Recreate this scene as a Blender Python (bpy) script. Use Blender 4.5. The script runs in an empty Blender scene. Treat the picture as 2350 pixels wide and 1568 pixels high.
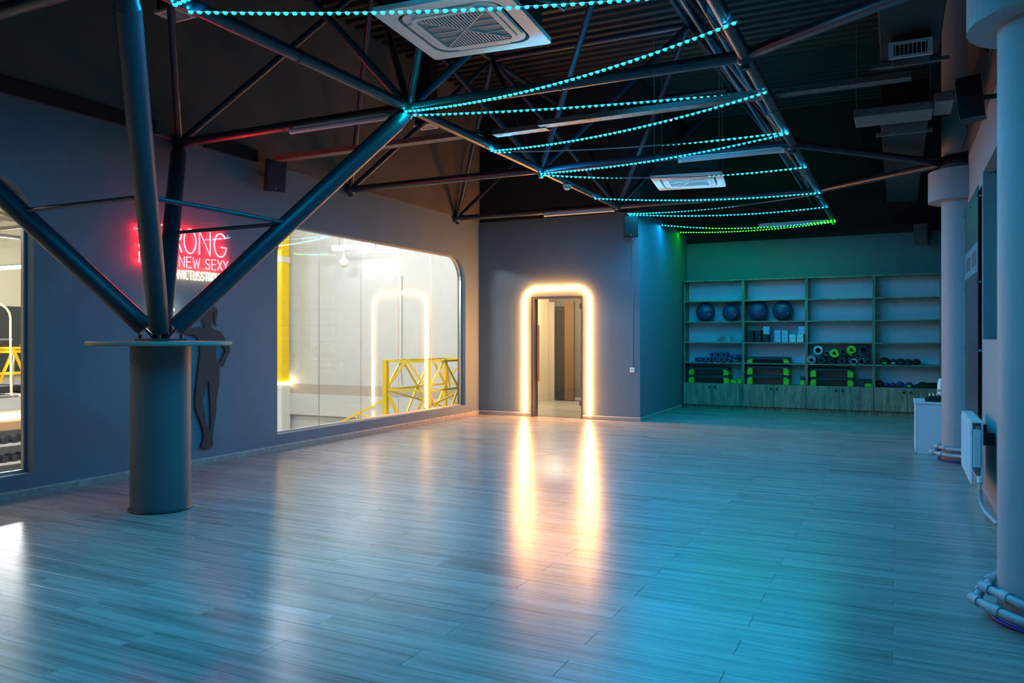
import bpy, bmesh, math, random
from math import sin, cos, pi, radians, sqrt, floor as mfloor
from mathutils import Vector, Matrix
random.seed(7)
SC = bpy.context.scene
COL = SC.collection

# ------------------------------------------------------------------ camera
F_PX, HOR, CAM_H = 1800.0, 775.0, 1.40
YAW = math.atan(885.0 / 1800.0)
cam_d = bpy.data.cameras.new('camera'); cam = bpy.data.objects.new('camera', cam_d); COL.objects.link(cam)
cam.location = (0, 0, CAM_H); cam.rotation_euler = (pi / 2, 0, YAW)
cam_d.sensor_width = 36.0; cam_d.lens = 36.0 * F_PX / 2350.0
cam_d.shift_y = -(784.0 - HOR) / 2350.0
cam_d.clip_start = 0.05
SC.camera = cam

# ------------------------------------------------------------------ world, view
w = bpy.data.worlds.new('night'); SC.world = w; w.use_nodes = True
w.node_tree.nodes['Background'].inputs[0].default_value = (0.004, 0.006, 0.010, 1)
w.node_tree.nodes['Background'].inputs[1].default_value = 1.0
SC.view_settings.view_transform = 'Standard'; SC.view_settings.look = 'None'
SC.view_settings.gamma = 1.0; SC.view_settings.use_curve_mapping = False
SC.view_settings.exposure = 1.65
SC.cycles.use_denoising = True
SC.cycles.max_bounces = 6; SC.cycles.diffuse_bounces = 3; SC.cycles.glossy_bounces = 3
SC.cycles.transparent_max_bounces = 12
SC.cycles.caustics_reflective = False; SC.cycles.caustics_refractive = False
SC.cycles.sample_clamp_indirect = 4.0

# light strengths (lamps of the place)
E_LED, E_ARCH, E_NEON, E_HALL, E_WHITE = 320.0, 52.0, 24.0, 140.0, 2.2

# ------------------------------------------------------------------ pixel to place
SY, CY = sin(YAW), cos(YAW)
def ray(px, py):
    u = (px - 1175.0) / F_PX; v = (HOR - py) / F_PX
    return Vector((-SY + u * CY, CY + u * SY, v))
def atX(px, py, X): d = ray(px, py); return Vector((0, 0, CAM_H)) + d * (X / d.x)
def atY(px, py, Y): d = ray(px, py); return Vector((0, 0, CAM_H)) + d * (Y / d.y)
def atZ(px, py, Z): d = ray(px, py); return Vector((0, 0, CAM_H)) + d * ((Z - CAM_H) / d.z)

# ------------------------------------------------------------------ materials
M = {}
def mat(name, col, rough=0.5, metal=0.0, emit=None, es=0.0, spec=0.5, bump=0.0, bscale=60.0, var=0.0, vscale=4.0):
    m = bpy.data.materials.new(name); m.use_nodes = True
    nt = m.node_tree; b = nt.nodes['Principled BSDF']
    b.inputs['Base Color'].default_value = (*col, 1); b.inputs['Roughness'].default_value = rough
    b.inputs['Metallic'].default_value = metal; b.inputs['Specular IOR Level'].default_value = spec
    if emit:
        b.inputs['Emission Color'].default_value = (*emit, 1); b.inputs['Emission Strength'].default_value = es
    if bump or var:
        tc = nt.nodes.new('ShaderNodeTexCoord')
    if bump:
        n = nt.nodes.new('ShaderNodeTexNoise'); n.inputs['Scale'].default_value = bscale; n.inputs['Detail'].default_value = 4
        nt.links.new(tc.outputs['Object'], n.inputs['Vector'])
        bp = nt.nodes.new('ShaderNodeBump'); bp.inputs['Strength'].default_value = bump; bp.inputs['Distance'].default_value = 0.004
        nt.links.new(n.outputs['Fac'], bp.inputs['Height']); nt.links.new(bp.outputs['Normal'], b.inputs['Normal'])
    if var:
        n2 = nt.nodes.new('ShaderNodeTexNoise'); n2.inputs['Scale'].default_value = vscale; n2.inputs['Detail'].default_value = 5
        nt.links.new(tc.outputs['Object'], n2.inputs['Vector'])
        r = nt.nodes.new('ShaderNodeValToRGB')
        r.color_ramp.elements[0].position = 0.3; r.color_ramp.elements[1].position = 0.7
        r.color_ramp.elements[0].color = (*[c * (1 - var) for c in col], 1); r.color_ramp.elements[1].color = (*[min(1, c * (1 + var)) for c in col], 1)
        nt.links.new(n2.outputs['Fac'], r.inputs['Fac']); nt.links.new(r.outputs['Color'], b.inputs['Base Color'])
    M[name] = m; return m

def emit_mat(name, col, s):
    m = bpy.data.materials.new(name); m.use_nodes = True; nt = m.node_tree
    nt.nodes.remove(nt.nodes['Principled BSDF'])
    e = nt.nodes.new('ShaderNodeEmission'); e.inputs[0].default_value = (*col, 1); e.inputs[1].default_value = s
    nt.links.new(e.outputs[0], nt.nodes['Material Output'].inputs[0]); M[name] = m; return m

def glass_mat(name, tint, ior=1.45, diff=0.0, dcol=(1, 1, 1), rough=0.0):
    m = bpy.data.materials.new(name); m.use_nodes = True; nt = m.node_tree
    nt.nodes.remove(nt.nodes['Principled BSDF'])
    t = nt.nodes.new('ShaderNodeBsdfTransparent'); t.inputs[0].default_value = (*tint, 1)
    g = nt.nodes.new('ShaderNodeBsdfGlossy'); g.inputs['Roughness'].default_value = rough; g.inputs[0].default_value = (1, 1, 1, 1)
    f = nt.nodes.new('ShaderNodeFresnel')                      # same index on both faces of the sheet
    ge = nt.nodes.new('ShaderNodeNewGeometry'); ma = nt.nodes.new('ShaderNodeMath'); ma.operation = 'MULTIPLY_ADD'
    nt.links.new(ge.outputs['Backfacing'], ma.inputs[0]); ma.inputs[1].default_value = 1 / ior - ior; ma.inputs[2].default_value = ior
    nt.links.new(ma.outputs[0], f.inputs['IOR'])
    mx = nt.nodes.new('ShaderNodeMixShader'); nt.links.new(f.outputs[0], mx.inputs[0])
    base = t
    if diff:
        d = nt.nodes.new('ShaderNodeBsdfDiffuse'); d.inputs[0].default_value = (*dcol, 1)
        mx2 = nt.nodes.new('ShaderNodeMixShader'); mx2.inputs[0].default_value = diff
        nt.links.new(t.outputs[0], mx2.inputs[1]); nt.links.new(d.outputs[0], mx2.inputs[2]); base = mx2
    nt.links.new(base.outputs[0], mx.inputs[1]); nt.links.new(g.outputs[0], mx.inputs[2])
    nt.links.new(mx.outputs[0], nt.nodes['Material Output'].inputs[0]); M[name] = m; return m

mat('wall_paint', (0.140, 0.188, 0.232), 0.65, bump=0.10, bscale=180, var=0.04, vscale=2.0)
mat('wall_upper', (0.125, 0.112, 0.10), 0.8, bump=0.2, bscale=40, var=0.15, vscale=1.5)
mat('wall_black', (0.014, 0.013, 0.013), 0.85, bump=0.2, bscale=40)
mat('deck_black', (0.012, 0.011, 0.010), 0.6)
mat('steel_dark', (0.022, 0.030, 0.046), 0.36, spec=0.6)
mat('steel_black', (0.02, 0.02, 0.022), 0.45)
mat('pillar_paint', (0.34, 0.34, 0.35), 0.6, bump=0.08, bscale=120, var=0.03)
mat('pedestal_paint', (0.10, 0.10, 0.11), 0.5, bump=0.05, bscale=150)
mat('disc_edge', (0.30, 0.24, 0.18), 0.55)
mat('white_plastic', (0.84, 0.80, 0.74), 0.45)
mat('grille_grey', (0.30, 0.29, 0.28), 0.6)
mat('black_plastic', (0.012, 0.012, 0.013), 0.5)
mat('black_gloss', (0.006, 0.006, 0.008), 0.35)
mat('tray_steel', (0.11, 0.10, 0.09), 0.5, var=0.2, vscale=10)
mat('white_board', (0.75, 0.76, 0.77), 0.4)
mat('lamp_off', (0.62, 0.60, 0.62), 0.35)
mat('galvanised', (0.20, 0.20, 0.20), 0.5, metal=0.4, var=0.2, vscale=8)
mat('duct_black', (0.010, 0.011, 0.011), 0.55)
mat('radiator_white', (0.70, 0.71, 0.73), 0.35)
mat('pipe_grey', (0.36, 0.38, 0.42), 0.4)
mat('cable_blue', (0.03, 0.05, 0.45), 0.45)
mat('orange_tape', (0.6, 0.2, 0.06), 0.6)
mat('ball_blue', (0.045, 0.06, 0.16), 0.22)
mat('roller_blue', (0.14, 0.18, 0.42), 0.5)
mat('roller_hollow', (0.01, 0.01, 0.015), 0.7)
mat('step_black', (0.02, 0.024, 0.035), 0.5)
mat('step_green', (0.16, 0.62, 0.02), 0.5)
mat('mat_green', (0.18, 0.75, 0.02), 0.55)
mat('mat_grey', (0.26, 0.30, 0.36), 0.6)
mat('mat_pale', (0.50, 0.62, 0.68), 0.6)
mat('mat_dark', (0.03, 0.035, 0.05), 0.6)
mat('block_white', (0.62, 0.74, 0.78), 0.5)
mat('block_blue', (0.34, 0.50, 0.72), 0.5)
mat('block_dark', (0.018, 0.016, 0.024), 0.6)
mat('pink_rubber', (0.85, 0.10, 0.22), 0.45)
mat('fabric_dark', (0.016, 0.016, 0.02), 0.8, bump=0.3, bscale=60)
mat('fabric_purple', (0.05, 0.035, 0.16), 0.7)
mat('silhouette_dark', (0.045, 0.04, 0.043), 0.7)
mat('yellow_steel', (0.95, 0.66, 0.0), 0.4)
mat('hall_wall', (0.54, 0.565, 0.575), 0.7, var=0.03)
mat('hall_beige', (0.55, 0.50, 0.36), 0.8)
mat('hall_band', (0.42, 0.38, 0.33), 0.8)
mat('hall_floor', (0.42, 0.38, 0.32), 0.5, var=0.1)
mat('hall_steel', (0.30, 0.26, 0.23), 0.5)
mat('hall_white', (0.75, 0.74, 0.72), 0.5)
mat('hall_dark', (0.04, 0.04, 0.04), 0.5)
mat('banner_orange', (0.72, 0.42, 0.20), 0.6)
mat('rubber_dark', (0.03, 0.03, 0.032), 0.6)
mat('chrome', (0.6, 0.6, 0.62), 0.2, metal=1.0)
mat('cream_wall', (0.88, 0.76, 0.54), 0.7)
mat('corridor_dark', (0.022, 0.016, 0.010), 0.7)
mat('corridor_grey', (0.12, 0.11, 0.105), 0.7)
mat('corridor_wood', (0.15, 0.085, 0.035), 0.6)
mat('door_frame', (0.12, 0.085, 0.075), 0.4)
mat('bronze_handle', (0.10, 0.07, 0.05), 0.35, metal=0.7)
mat('silver_edge', (0.55, 0.56, 0.58), 0.35, metal=0.8)
mat('mirror_dark', (0.02, 0.05, 0.065), 0.35, spec=0.2)
mat('band_pale', (0.10, 0.26, 0.32), 0.4)
mat('band_text', (0.03, 0.09, 0.12), 0.4)
mat('blind_dark', (0.03, 0.05, 0.07), 0.5)
mat('tape_white', (0.30, 0.32, 0.33), 0.6)
mat('ink', (0.05, 0.04, 0.03), 0.7)
mat('glare_bezel', (0.6, 0.6, 0.55), 0.5)
CY_ = (0.012, 0.50, 1.0)
emit_mat('led_cyan', (0.0, 0.50, 1.0), E_LED)
emit_mat('led_blue', (0.0, 0.38, 1.0), E_LED * 1.05)
emit_mat('led_teal', (0.0, 0.75, 0.85), E_LED * 0.7)
emit_mat('led_green', (0.01, 1.0, 0.005), E_LED * 0.28)
emit_mat('led_dim_blue', (0.0, 0.45, 1.0), E_LED * 0.45)
emit_mat('led_deep_blue', (0.04, 0.05, 1.0), E_LED)
emit_mat('arch_warm', (1.0, 0.39, 0.09), E_ARCH)
emit_mat('neon_red', (1.0, 0.011, 0.014), E_NEON)
emit_mat('neon_white', (1.0, 0.98, 0.55), E_WHITE)
emit_mat('hall_tube', (1.0, 0.99, 0.95), E_HALL)
emit_mat('hall_strip', (1.0, 0.80, 0.50), 5.0)
emit_mat('hall_orange', (1.0, 0.50, 0.10), 3.0)
emit_mat('led_side_cyan', (0.01, 0.60, 1.0), 3.2)
emit_mat('led_side_blue', (0.005, 0.45, 1.0), 3.2)
emit_mat('led_side_teal', (0.01, 0.8, 0.85), 2.6)
emit_mat('led_side_green', (0.02, 1.0, 0.01), 2.0)
emit_mat('led_side_dim_blue', (0.02, 0.35, 1.0), 2.6)
emit_mat('led_side_deep_blue', (0.04, 0.05, 1.0), 3.2)
emit_mat('hall_tube_soft', (1.0, 0.99, 0.96), 8.0)
emit_mat('glare_led', (1.0, 0.98, 0.75), 40.0)
emit_mat('corridor_lamp', (1.0, 0.80, 0.52), 340.0)
emit_mat('device_led', (0.2, 1.0, 0.8), 1.0)
glass_mat('window_glass', (0.97, 0.98, 0.98), 1.5)
glass_mat('door_glass', (0.92, 0.91, 0.90), 1.55)
glass_mat('acrylic', (0.93, 0.93, 0.93), 1.45, diff=0.03)
glass_mat('clear_box', (0.85, 0.92, 0.94), 1.45, diff=0.08)

def wood_mat(name, light, dark, rough, axis='X', planks=False, scale=1.0, spec=0.5):
    m = bpy.data.materials.new(name); m.use_nodes = True; nt = m.node_tree; L = nt.links; N = nt.nodes.new
    b = nt.nodes['Principled BSDF']; b.inputs['Roughness'].default_value = rough; b.inputs['Specular IOR Level'].default_value = spec
    g = N('ShaderNodeNewGeometry')
    vec = g.outputs['Position']
    rnd = None
    if planks:                                     # a plank number from where the plank lies
        sx = N('ShaderNodeSeparateXYZ'); L.new(vec, sx.inputs[0])
        def mth(op, a, bb):
            n = N('ShaderNodeMath'); n.operation = op
            for i, q in enumerate((a, bb)):
                if q is None: continue
                if isinstance(q, (int, float)): n.inputs[i].default_value = q
                else: L.new(q, n.inputs[i])
            return n.outputs[0]
        row = mth('FLOOR', mth('DIVIDE', mth('SUBTRACT', sx.outputs['Y'], PL_Y0), PL_W), None)
        half = mth('MULTIPLY', mth('MODULO', mth('ADD', row, 400.0), 2.0), PL_L / 2)
        colm = mth('FLOOR', mth('DIVIDE', mth('SUBTRACT', mth('SUBTRACT', sx.outputs['X'], PL_X0), half), PL_L), None)
        cv = N('ShaderNodeCombineXYZ'); L.new(row, cv.inputs[0]); L.new(colm, cv.inputs[1])
        wn = N('ShaderNodeTexWhiteNoise'); wn.noise_dimensions = '3D'; L.new(cv.outputs[0], wn.inputs['Vector'])
        rnd = wn.outputs['Value']
        mv = N('ShaderNodeVectorMath'); mv.operation = 'MULTIPLY_ADD'
        L.new(wn.outputs['Color'], mv.inputs[0]); mv.inputs[1].default_value = (13, 9, 31); L.new(vec, mv.inputs[2]); vec = mv.outputs[0]
    mp = N('ShaderNodeMapping')
    s = {'X': (0.42, 11.0, 9.0), 'Z': (9.0, 9.0, 1.1)}[axis]
    mp.inputs['Scale'].default_value = [q * scale for q in s]
    L.new(vec, mp.inputs['Vector'])
    n1 = N('ShaderNodeTexNoise'); n1.inputs['Scale'].default_value = 1.6; n1.inputs['Detail'].default_value = 6; n1.inputs['Roughness'].default_value = 0.62; n1.inputs['Distortion'].default_value = 0.6
    L.new(mp.outputs[0], n1.inputs['Vector'])
    n2 = N('ShaderNodeTexNoise'); n2.inputs['Scale'].default_value = 9.0; n2.inputs['Detail'].default_value = 5; n2.inputs['Roughness'].default_value = 0.7
    L.new(mp.outputs[0], n2.inputs['Vector'])
    mixn = N('ShaderNodeMix'); mixn.data_type = 'FLOAT'; mixn.inputs['Factor'].default_value = 0.35
    L.new(n1.outputs['Fac'], mixn.inputs['A']); L.new(n2.outputs['Fac'], mixn.inputs['B'])
    r = N('ShaderNodeValToRGB'); e = r.color_ramp.elements
    e[0].position = 0.30; e[0].color = (*dark, 1); e[1].position = 0.58; e[1].color = (*light, 1)
    L.new(mixn.outputs['Result'], r.inputs['Fac'])
    out = r.outputs['Color']
    if rnd is not None:
        mr = N('ShaderNodeMapRange'); mr.inputs['To Min'].default_value = 0.90; mr.inputs['To Max'].default_value = 1.07; L.new(rnd, mr.inputs['Value'])
        vm = N('ShaderNodeVectorMath'); vm.operation = 'SCALE'; L.new(out, vm.inputs[0]); L.new(mr.outputs[0], vm.inputs['Scale']); out = vm.outputs[0]
    L.new(out, b.inputs['Base Color'])
    bp = N('ShaderNodeBump'); bp.inputs['Strength'].default_value = 0.06; bp.inputs['Distance'].default_value = 0.002
    L.new(mixn.outputs['Result'], bp.inputs['Height']); L.new(bp.outputs['Normal'], b.inputs['Normal'])
    M[name] = m; return m
PL_W, PL_L, PL_X0, PL_Y0 = 0.1875, 1.26, -0.65, 3.54
wood_mat('floor_wood', (0.36, 0.35, 0.32), (0.12, 0.114, 0.103), 0.25, 'X', True)
wood_mat('skirt_wood', (0.40, 0.37, 0.33), (0.22, 0.19, 0.17), 0.45, 'X')
wood_mat('oak', (0.36, 0.30, 0.20), (0.055, 0.040, 0.026), 0.5, 'Z', scale=1.0)

# ------------------------------------------------------------------ mesh builder
class MB:
    def __init__(s): s.v = []; s.f = []; s.sm = []
    def add(s, vs, fs, smooth=False):
        o = len(s.v); s.v += [tuple(q) for q in vs]
        s.f += [tuple(i + o for i in f) for f in fs]; s.sm += [smooth] * len(fs); return s
    def box(s, a, b, mtx=None):
        x0, y0, z0 = a; x1, y1, z1 = b
        vs = [Vector(q) for q in ((x0,y0,z0),(x1,y0,z0),(x1,y1,z0),(x0,y1,z0),(x0,y0,z1),(x1,y0,z1),(x1,y1,z1),(x0,y1,z1))]
        if mtx: vs = [mtx @ q for q in vs]
        return s.add(vs, [(0,3,2,1),(4,5,6,7),(0,1,5,4),(1,2,6,5),(2,3,7,6),(3,0,4,7)])
    def bbox(s, a, b, c=0.004, mtx=None):                      # box with chamfered edges
        x0, y0, z0 = a; x1, y1, z1 = b; c = min(c, (x1-x0)/2.1, (y1-y0)/2.1, (z1-z0)/2.1)
        bm = bmesh.new(); r = bmesh.ops.create_cube(bm, size=1.0)
        for v in bm.verts: v.co = Vector(((x0+x1)/2 + v.co.x*(x1-x0), (y0+y1)/2 + v.co.y*(y1-y0), (z0+z1)/2 + v.co.z*(z1-z0)))
        bmesh.ops.bevel(bm, geom=list(bm.edges), offset=c, segments=1, affect='EDGES')
        return s.frombm(bm, mtx)
    def frombm(s, bm, mtx=None, smooth=False):
        bm.verts.index_update(); vs = [v.co.copy() for v in bm.verts]
        if mtx: vs = [mtx @ q for q in vs]
        s.add(vs, [[v.index for v in f.verts] for f in bm.faces], smooth); bm.free(); return s
    def cyl(s, p0, p1, r, n=16, r1=None, caps=True):
        p0 = Vector(p0); p1 = Vector(p1); d = (p1 - p0).normalized(); r1 = r if r1 is None else r1
        a = d.orthogonal().normalized(); b = d.cross(a)
        ring = lambda p, q: [p + a * (q * cos(2*pi*i/n)) + b * (q * sin(2*pi*i/n)) for i in range(n)]
        s.add(ring(p0, r) + ring(p1, r1), [(i, (i+1) % n, n + (i+1) % n, n + i) for i in range(n)], True)
        if caps: s.add(ring(p0, r), [tuple(range(n))[::-1]]); s.add(ring(p1, r1), [tuple(range(n))])
        return s
    def tube(s, pts, r, n=8, closed=False, caps=True):
        P = [Vector(p) for p in pts]; m = len(P); rings = []
        up = None
        for i in range(m):
            if closed: d = (P[(i+1) % m] - P[i-1])
            else: d = (P[min(i+1, m-1)] - P[max(i-1, 0)])
            d.normalize()
            if up is None: up = d.orthogonal().normalized()
            up = (up - d * up.dot(d)).normalized(); b = d.cross(up)
            rings.append([P[i] + up * (r * cos(2*pi*k/n)) + b * (r * sin(2*pi*k/n)) for k in range(n)])
        fs = []
        for i in range(m if closed else m - 1):
            j = (i + 1) % m
            fs += [(i*n + k, i*n + (k+1) % n, j*n + (k+1) % n, j*n + k) for k in range(n)]
        s.add([q for rg in rings for q in rg], fs, True)
        if caps and not closed: s.add(rings[0], [tuple(range(n))[::-1]]); s.add(rings[-1], [tuple(range(n))])
        return s
    def lathe(s, prof, c=(0,0,0), n=32, mtx=None, smooth=True):
        vs = []; c = Vector(c)
        for (r, z) in prof: vs += [Vector((r*cos(2*pi*k/n), r*sin(2*pi*k/n), z)) for k in range(n)]
        fs = []
        for i in range(len(prof) - 1): fs += [(i*n+k, i*n+(k+1) % n, (i+1)*n+(k+1) % n, (i+1)*n+k) for k in range(n)]
        if mtx: vs = [mtx @ v for v in vs]
        return s.add([v + c for v in vs], fs, smooth)
    def sphere(s, c, r, u=16, v=10, sc=(1,1,1)):
        prof = [(max(1e-4, r*sin(pi*i/v)), -r*cos(pi*i/v)) for i in range(v+1)]
        return s.lathe(prof, c, u, Matrix.Diagonal((*sc, 1)))
    def prism(s, loops, ext, fn):
        """loops: outer + holes in 2D; fn(a,b,h) -> 3D; ext = (h0,h1)"""
        bm = bmesh.new(); ed = []; allv = []
        for lp in loops:
            vs = [bm.verts.new((a, b, 0)) for a, b in lp]; allv.append(vs)
            ed += [bm.edges.new((vs[i], vs[(i+1) % len(vs)])) for i in range(len(vs))]
        bmesh.ops.triangle_fill(bm, use_beauty=True, use_dissolve=False, edges=ed)
        bm.verts.index_update(); bm.normal_update()
        base = [(v.co.x, v.co.y) for v in bm.verts]; n = len(base)
        tris = []
        for f in bm.faces:
            t = [v.index for v in f.verts]
            if f.normal.z < 0: t = t[::-1]
            tris.append(t)
        idx = [[v.index for v in vs] for vs in allv]; bm.free()
        vs = [fn(a, b, ext[0]) for a, b in base] + [fn(a, b, ext[1]) for a, b in base]
        fs = [tuple(t[::-1]) for t in tris] + [tuple(i + n for i in t) for t in tris]
        for lp in idx:
            k = len(lp); fs += [(lp[i], lp[(i+1) % k], lp[(i+1) % k] + n, lp[i] + n) for i in range(k)]
        return s.add(vs, fs)
    def mesh(s, name):
        me = bpy.data.meshes.new(name); me.from_pydata(s.v, [], s.f)
        me.polygons.foreach_set('use_smooth', s.sm)
        bm = bmesh.new(); bm.from_mesh(me)
        bmesh.ops.recalc_face_normals(bm, faces=bm.faces); bm.to_mesh(me); bm.free()
        me.update(); return me
    def obj(s, name, material, parent=None, loc=None):
        me = s.mesh(name); me.materials.append(M[material])
        o = bpy.data.objects.new(name, me); COL.objects.link(o)
        if parent: o.parent = parent
        if loc is not None: o.location = loc
        return o

def tag(o, label=None, cat=None, group=None, kind=None):
    if label: o['label'] = label
    if cat: o['category'] = cat
    if group: o['group'] = group
    if kind: o['kind'] = kind
    return o
def thing(name, label, cat, loc=(0,0,0), rz=0.0, group=None):
    o = bpy.data.objects.new(name, None); COL.objects.link(o); o.empty_display_size = 0.1
    o.location = loc; o.rotation_euler = (0, 0, rz)
    return tag(o, label, cat, group)
def struct(name, mb, material, label=None, parent=None):
    o = mb.obj(name, material, parent)
    if parent is None: o['kind'] = 'structure'
    if label: o['label'] = label
    return o
def copy_of(src, parent, loc=None, rot=None):
    c = src.copy(); COL.objects.link(c); c.parent = parent
    if loc is not None: c.location = loc
    if rot is not None: c.rotation_euler = rot
    return c
def copy_tree(o, parent=None):
    c = o.copy(); COL.objects.link(c); c.parent = parent
    for ch in list(o.children): copy_tree(ch, c)
    return c
def arc(cx, cy, r, a0, a1, n): return [(cx + r*cos(radians(a0 + (a1-a0)*i/n)), cy + r*sin(radians(a0 + (a1-a0)*i/n))) for i in range(n+1)]
def XW(X): return lambda a, b, h: (X + h, a, b)          # plane X = const, a = Y, b = Z
def YW(Y): return lambda a, b, h: (a, Y + h, b)
# ================================================================== THE ROOM
XL, XR, YD, YB, YBACK = -6.89, 0.70, 12.63, 15.87, -2.6
XA = -3.84                                   # alcove side wall
ZU = 3.50                                    # above this line the walls are darker
ZROOF = 5.75
def rr_top(a0, a1, z0, z1, r, n=8):
    return [(a0, z0), (a1, z0), (a1, z1 - r)] + arc(a1 - r, z1 - r, r, 0, 90, n)[1:] + arc(a0 + r, z1 - r, r, 90, 180, n) 
W1 = (-0.6, 4.38, 0.20, 2.82); W2 = (7.43, 12.14, 0.20, 2.82)

# floor: a slab with planks laid on it
floor = struct('floor', MB().box((XL - 0.3, YBACK - 0.2, -0.25), (XR + 0.2, 16.3, -0.012)), 'steel_black', 'grey oak plank floor of the dance studio')
def plank_mb(x0, x1, y0, y1, mb=None, g=0.0004, c=0.0013):
    mb = mb or MB()
    a0, a1, b0, b1 = x0 + g, x1 - g, y0 + g, y1 - g
    vs = [(a0,b0,-0.012),(a1,b0,-0.012),(a1,b1,-0.012),(a0,b1,-0.012),(a0,b0,-c),(a1,b0,-c),(a1,b1,-c),(a0,b1,-c),
          (a0+c,b0+c,0),(a1-c,b0+c,0),(a1-c,b1-c,0),(a0+c,b1-c,0)]
    return mb.add(vs, [(0,1,5,4),(1,2,6,5),(2,3,7,6),(3,0,4,7),(4,5,9,8),(5,6,10,9),(6,7,11,10),(7,4,8,11),(8,9,10,11)])
full_plank = plank_mb(0, PL_L, 0, PL_W).mesh('plank'); full_plank.materials.append(M['floor_wood'])
cells = []
for row in range(-33, 70):
    y0 = PL_Y0 + row * PL_W
    if y0 < YBACK or y0 > 16.1: continue
    off = PL_X0 + (PL_L / 2 if row % 2 else 0.0)
    for c in range(-8, 4):
        x0 = off + c * PL_L; x1 = x0 + PL_L
        if y0 + PL_W > YD and x1 < -7.0: continue
        a, b = max(x0, XL), min(x1, XR)
        if b - a < 0.02: continue
        cells.append((a, b, y0, y0 + PL_W, x0 == a and x1 == b))
def seen(c):                                  # how large a plank shows
    cx, cy = (c[0] + c[1]) / 2, (c[2] + c[3]) / 2
    t = -SY * cx + CY * cy; r = CY * cx + SY * cy
    if t < 2.9 or abs(r / t) > 0.74: return -1
    return 1.0 / t
cells.sort(key=seen, reverse=True)
rest = MB()
for i, (a, b, c, d, full) in enumerate(cells):
    if i < 298:
        if full:
            o = bpy.data.objects.new('plank', full_plank); COL.objects.link(o); o.parent = floor; o.location = (a, c, 0)
        else:
            o = plank_mb(0, b - a, 0, d - c).obj('plank', 'floor_wood', floor, (a, c, 0))
    else: plank_mb(a, b, c, d, rest)
tag(rest.obj('plank_field', 'floor_wood', floor), kind='stuff')

# left wall with the two glazed openings
wall_left = struct('wall_left', MB().prism([[(YBACK, 0), (YD + 0.2, 0), (YD + 0.2, ZU), (YBACK, ZU)],
            rr_top(*W1, 0.42), rr_top(*W2, 0.42)], (-0.16, 0.0), XW(XL)), 'wall_paint', 'grey painted wall with two large interior windows')
struct('wall_left_upper', MB().box((XL - 0.3, YBACK, ZU), (XL + 0.025, YD + 0.2, 6.2)), 'wall_upper', 'black painted upper band of the left wall')
# far wall with the door, its upper band, the alcove
DX0, DX1, DH = -5.83, -4.86, 2.12
struct('wall_far', MB().prism([[(XL - 0.3, 0), (DX0, 0), (DX0, DH), (DX1, DH), (DX1, 0), (XA, 0), (XA, ZU), (XL - 0.3, ZU)]], (0.0, 0.20), YW(YD)), 'wall_paint', 'grey painted wall around the lit doorway')
struct('wall_far_upper', MB().box((XL - 0.3, YD - 0.01, ZU), (XA, YD + 0.2, 6.2)), 'wall_black', 'black upper band above the doorway wall')  # plain black material from the line up to the roof
struct('wall_alcove_side', MB().box((XA - 0.2, YD + 0.2, 0), (XA, YB, ZU)), 'wall_paint', 'grey side wall of the shelf alcove')
struct('wall_alcove_side_upper', MB().box((XA - 0.2, YD + 0.2, ZU), (XA, YB, 6.2)), 'wall_black', 'black upper band of the alcove side wall')
struct('wall_alcove_back', MB().box((XA - 0.2, YB, 0), (XR + 0.2, YB + 0.2, 3.3)), 'wall_paint', 'grey back wall above the shelving')
struct('wall_alcove_back_upper', MB().box((XA - 0.2, YB - 0.01, 3.3), (XR + 0.2, YB + 0.2, 6.2)), 'wall_black', 'black upper band of the alcove back wall')
WR = (5.35, 8.33, 1.385, 2.91)
struct('wall_right', MB().prism([[(YBACK, 0), (YB, 0), (YB, 3.4), (YBACK, 3.4)], [(WR[0], WR[2]), (WR[1], WR[2]), (WR[1], WR[3]), (WR[0], WR[3])]], (0.0, 0.28), XW(XR)), 'pillar_paint', 'pale grey outer wall behind the pillars')
struct('wall_right_upper', MB().box((XR, YBACK, 3.4), (XR + 0.28, YB, 6.2)), 'wall_upper', 'dark upper band of the outer wall')
struct('wall_back', MB().box((XL - 0.3, YBACK - 0.2, 0), (XR + 0.28, YBACK, 6.2)), 'wall_paint')
# corrugated roof deck, ribs across the room
mb = MB(); prof = []
y = YBACK - 0.2
while y < 16.1:
    prof += [(y, ZROOF), (y + 0.09, ZROOF), (y + 0.115, ZROOF + 0.07), (y + 0.185, ZROOF + 0.07)]; y += 0.21
vs = [(XL - 0.3, a, z) for a, z in prof] + [(XR + 0.28, a, z) for a, z in prof]; n = len(prof)
mb.add(vs, [(i, i + 1, n + i + 1, n + i) for i in range(n - 1)])
struct('ceiling', mb, 'deck_black', 'black corrugated metal roof deck')
struct('roof_slab', MB().box((-24.5, -8, 5.9), (XR + 0.28, 16.4, 6.2)), 'deck_black')

for k, (a, b) in enumerate(((YBACK, .8), (.9, 3.3), (3.4, 5.62), (6.25, 7.05))):
    struct('trim_%d' % (k + 3), MB().bbox((XL + .026, a, ZU - .01), (XL + .06, b, ZU + .13), .004), 'wall_black')
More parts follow.
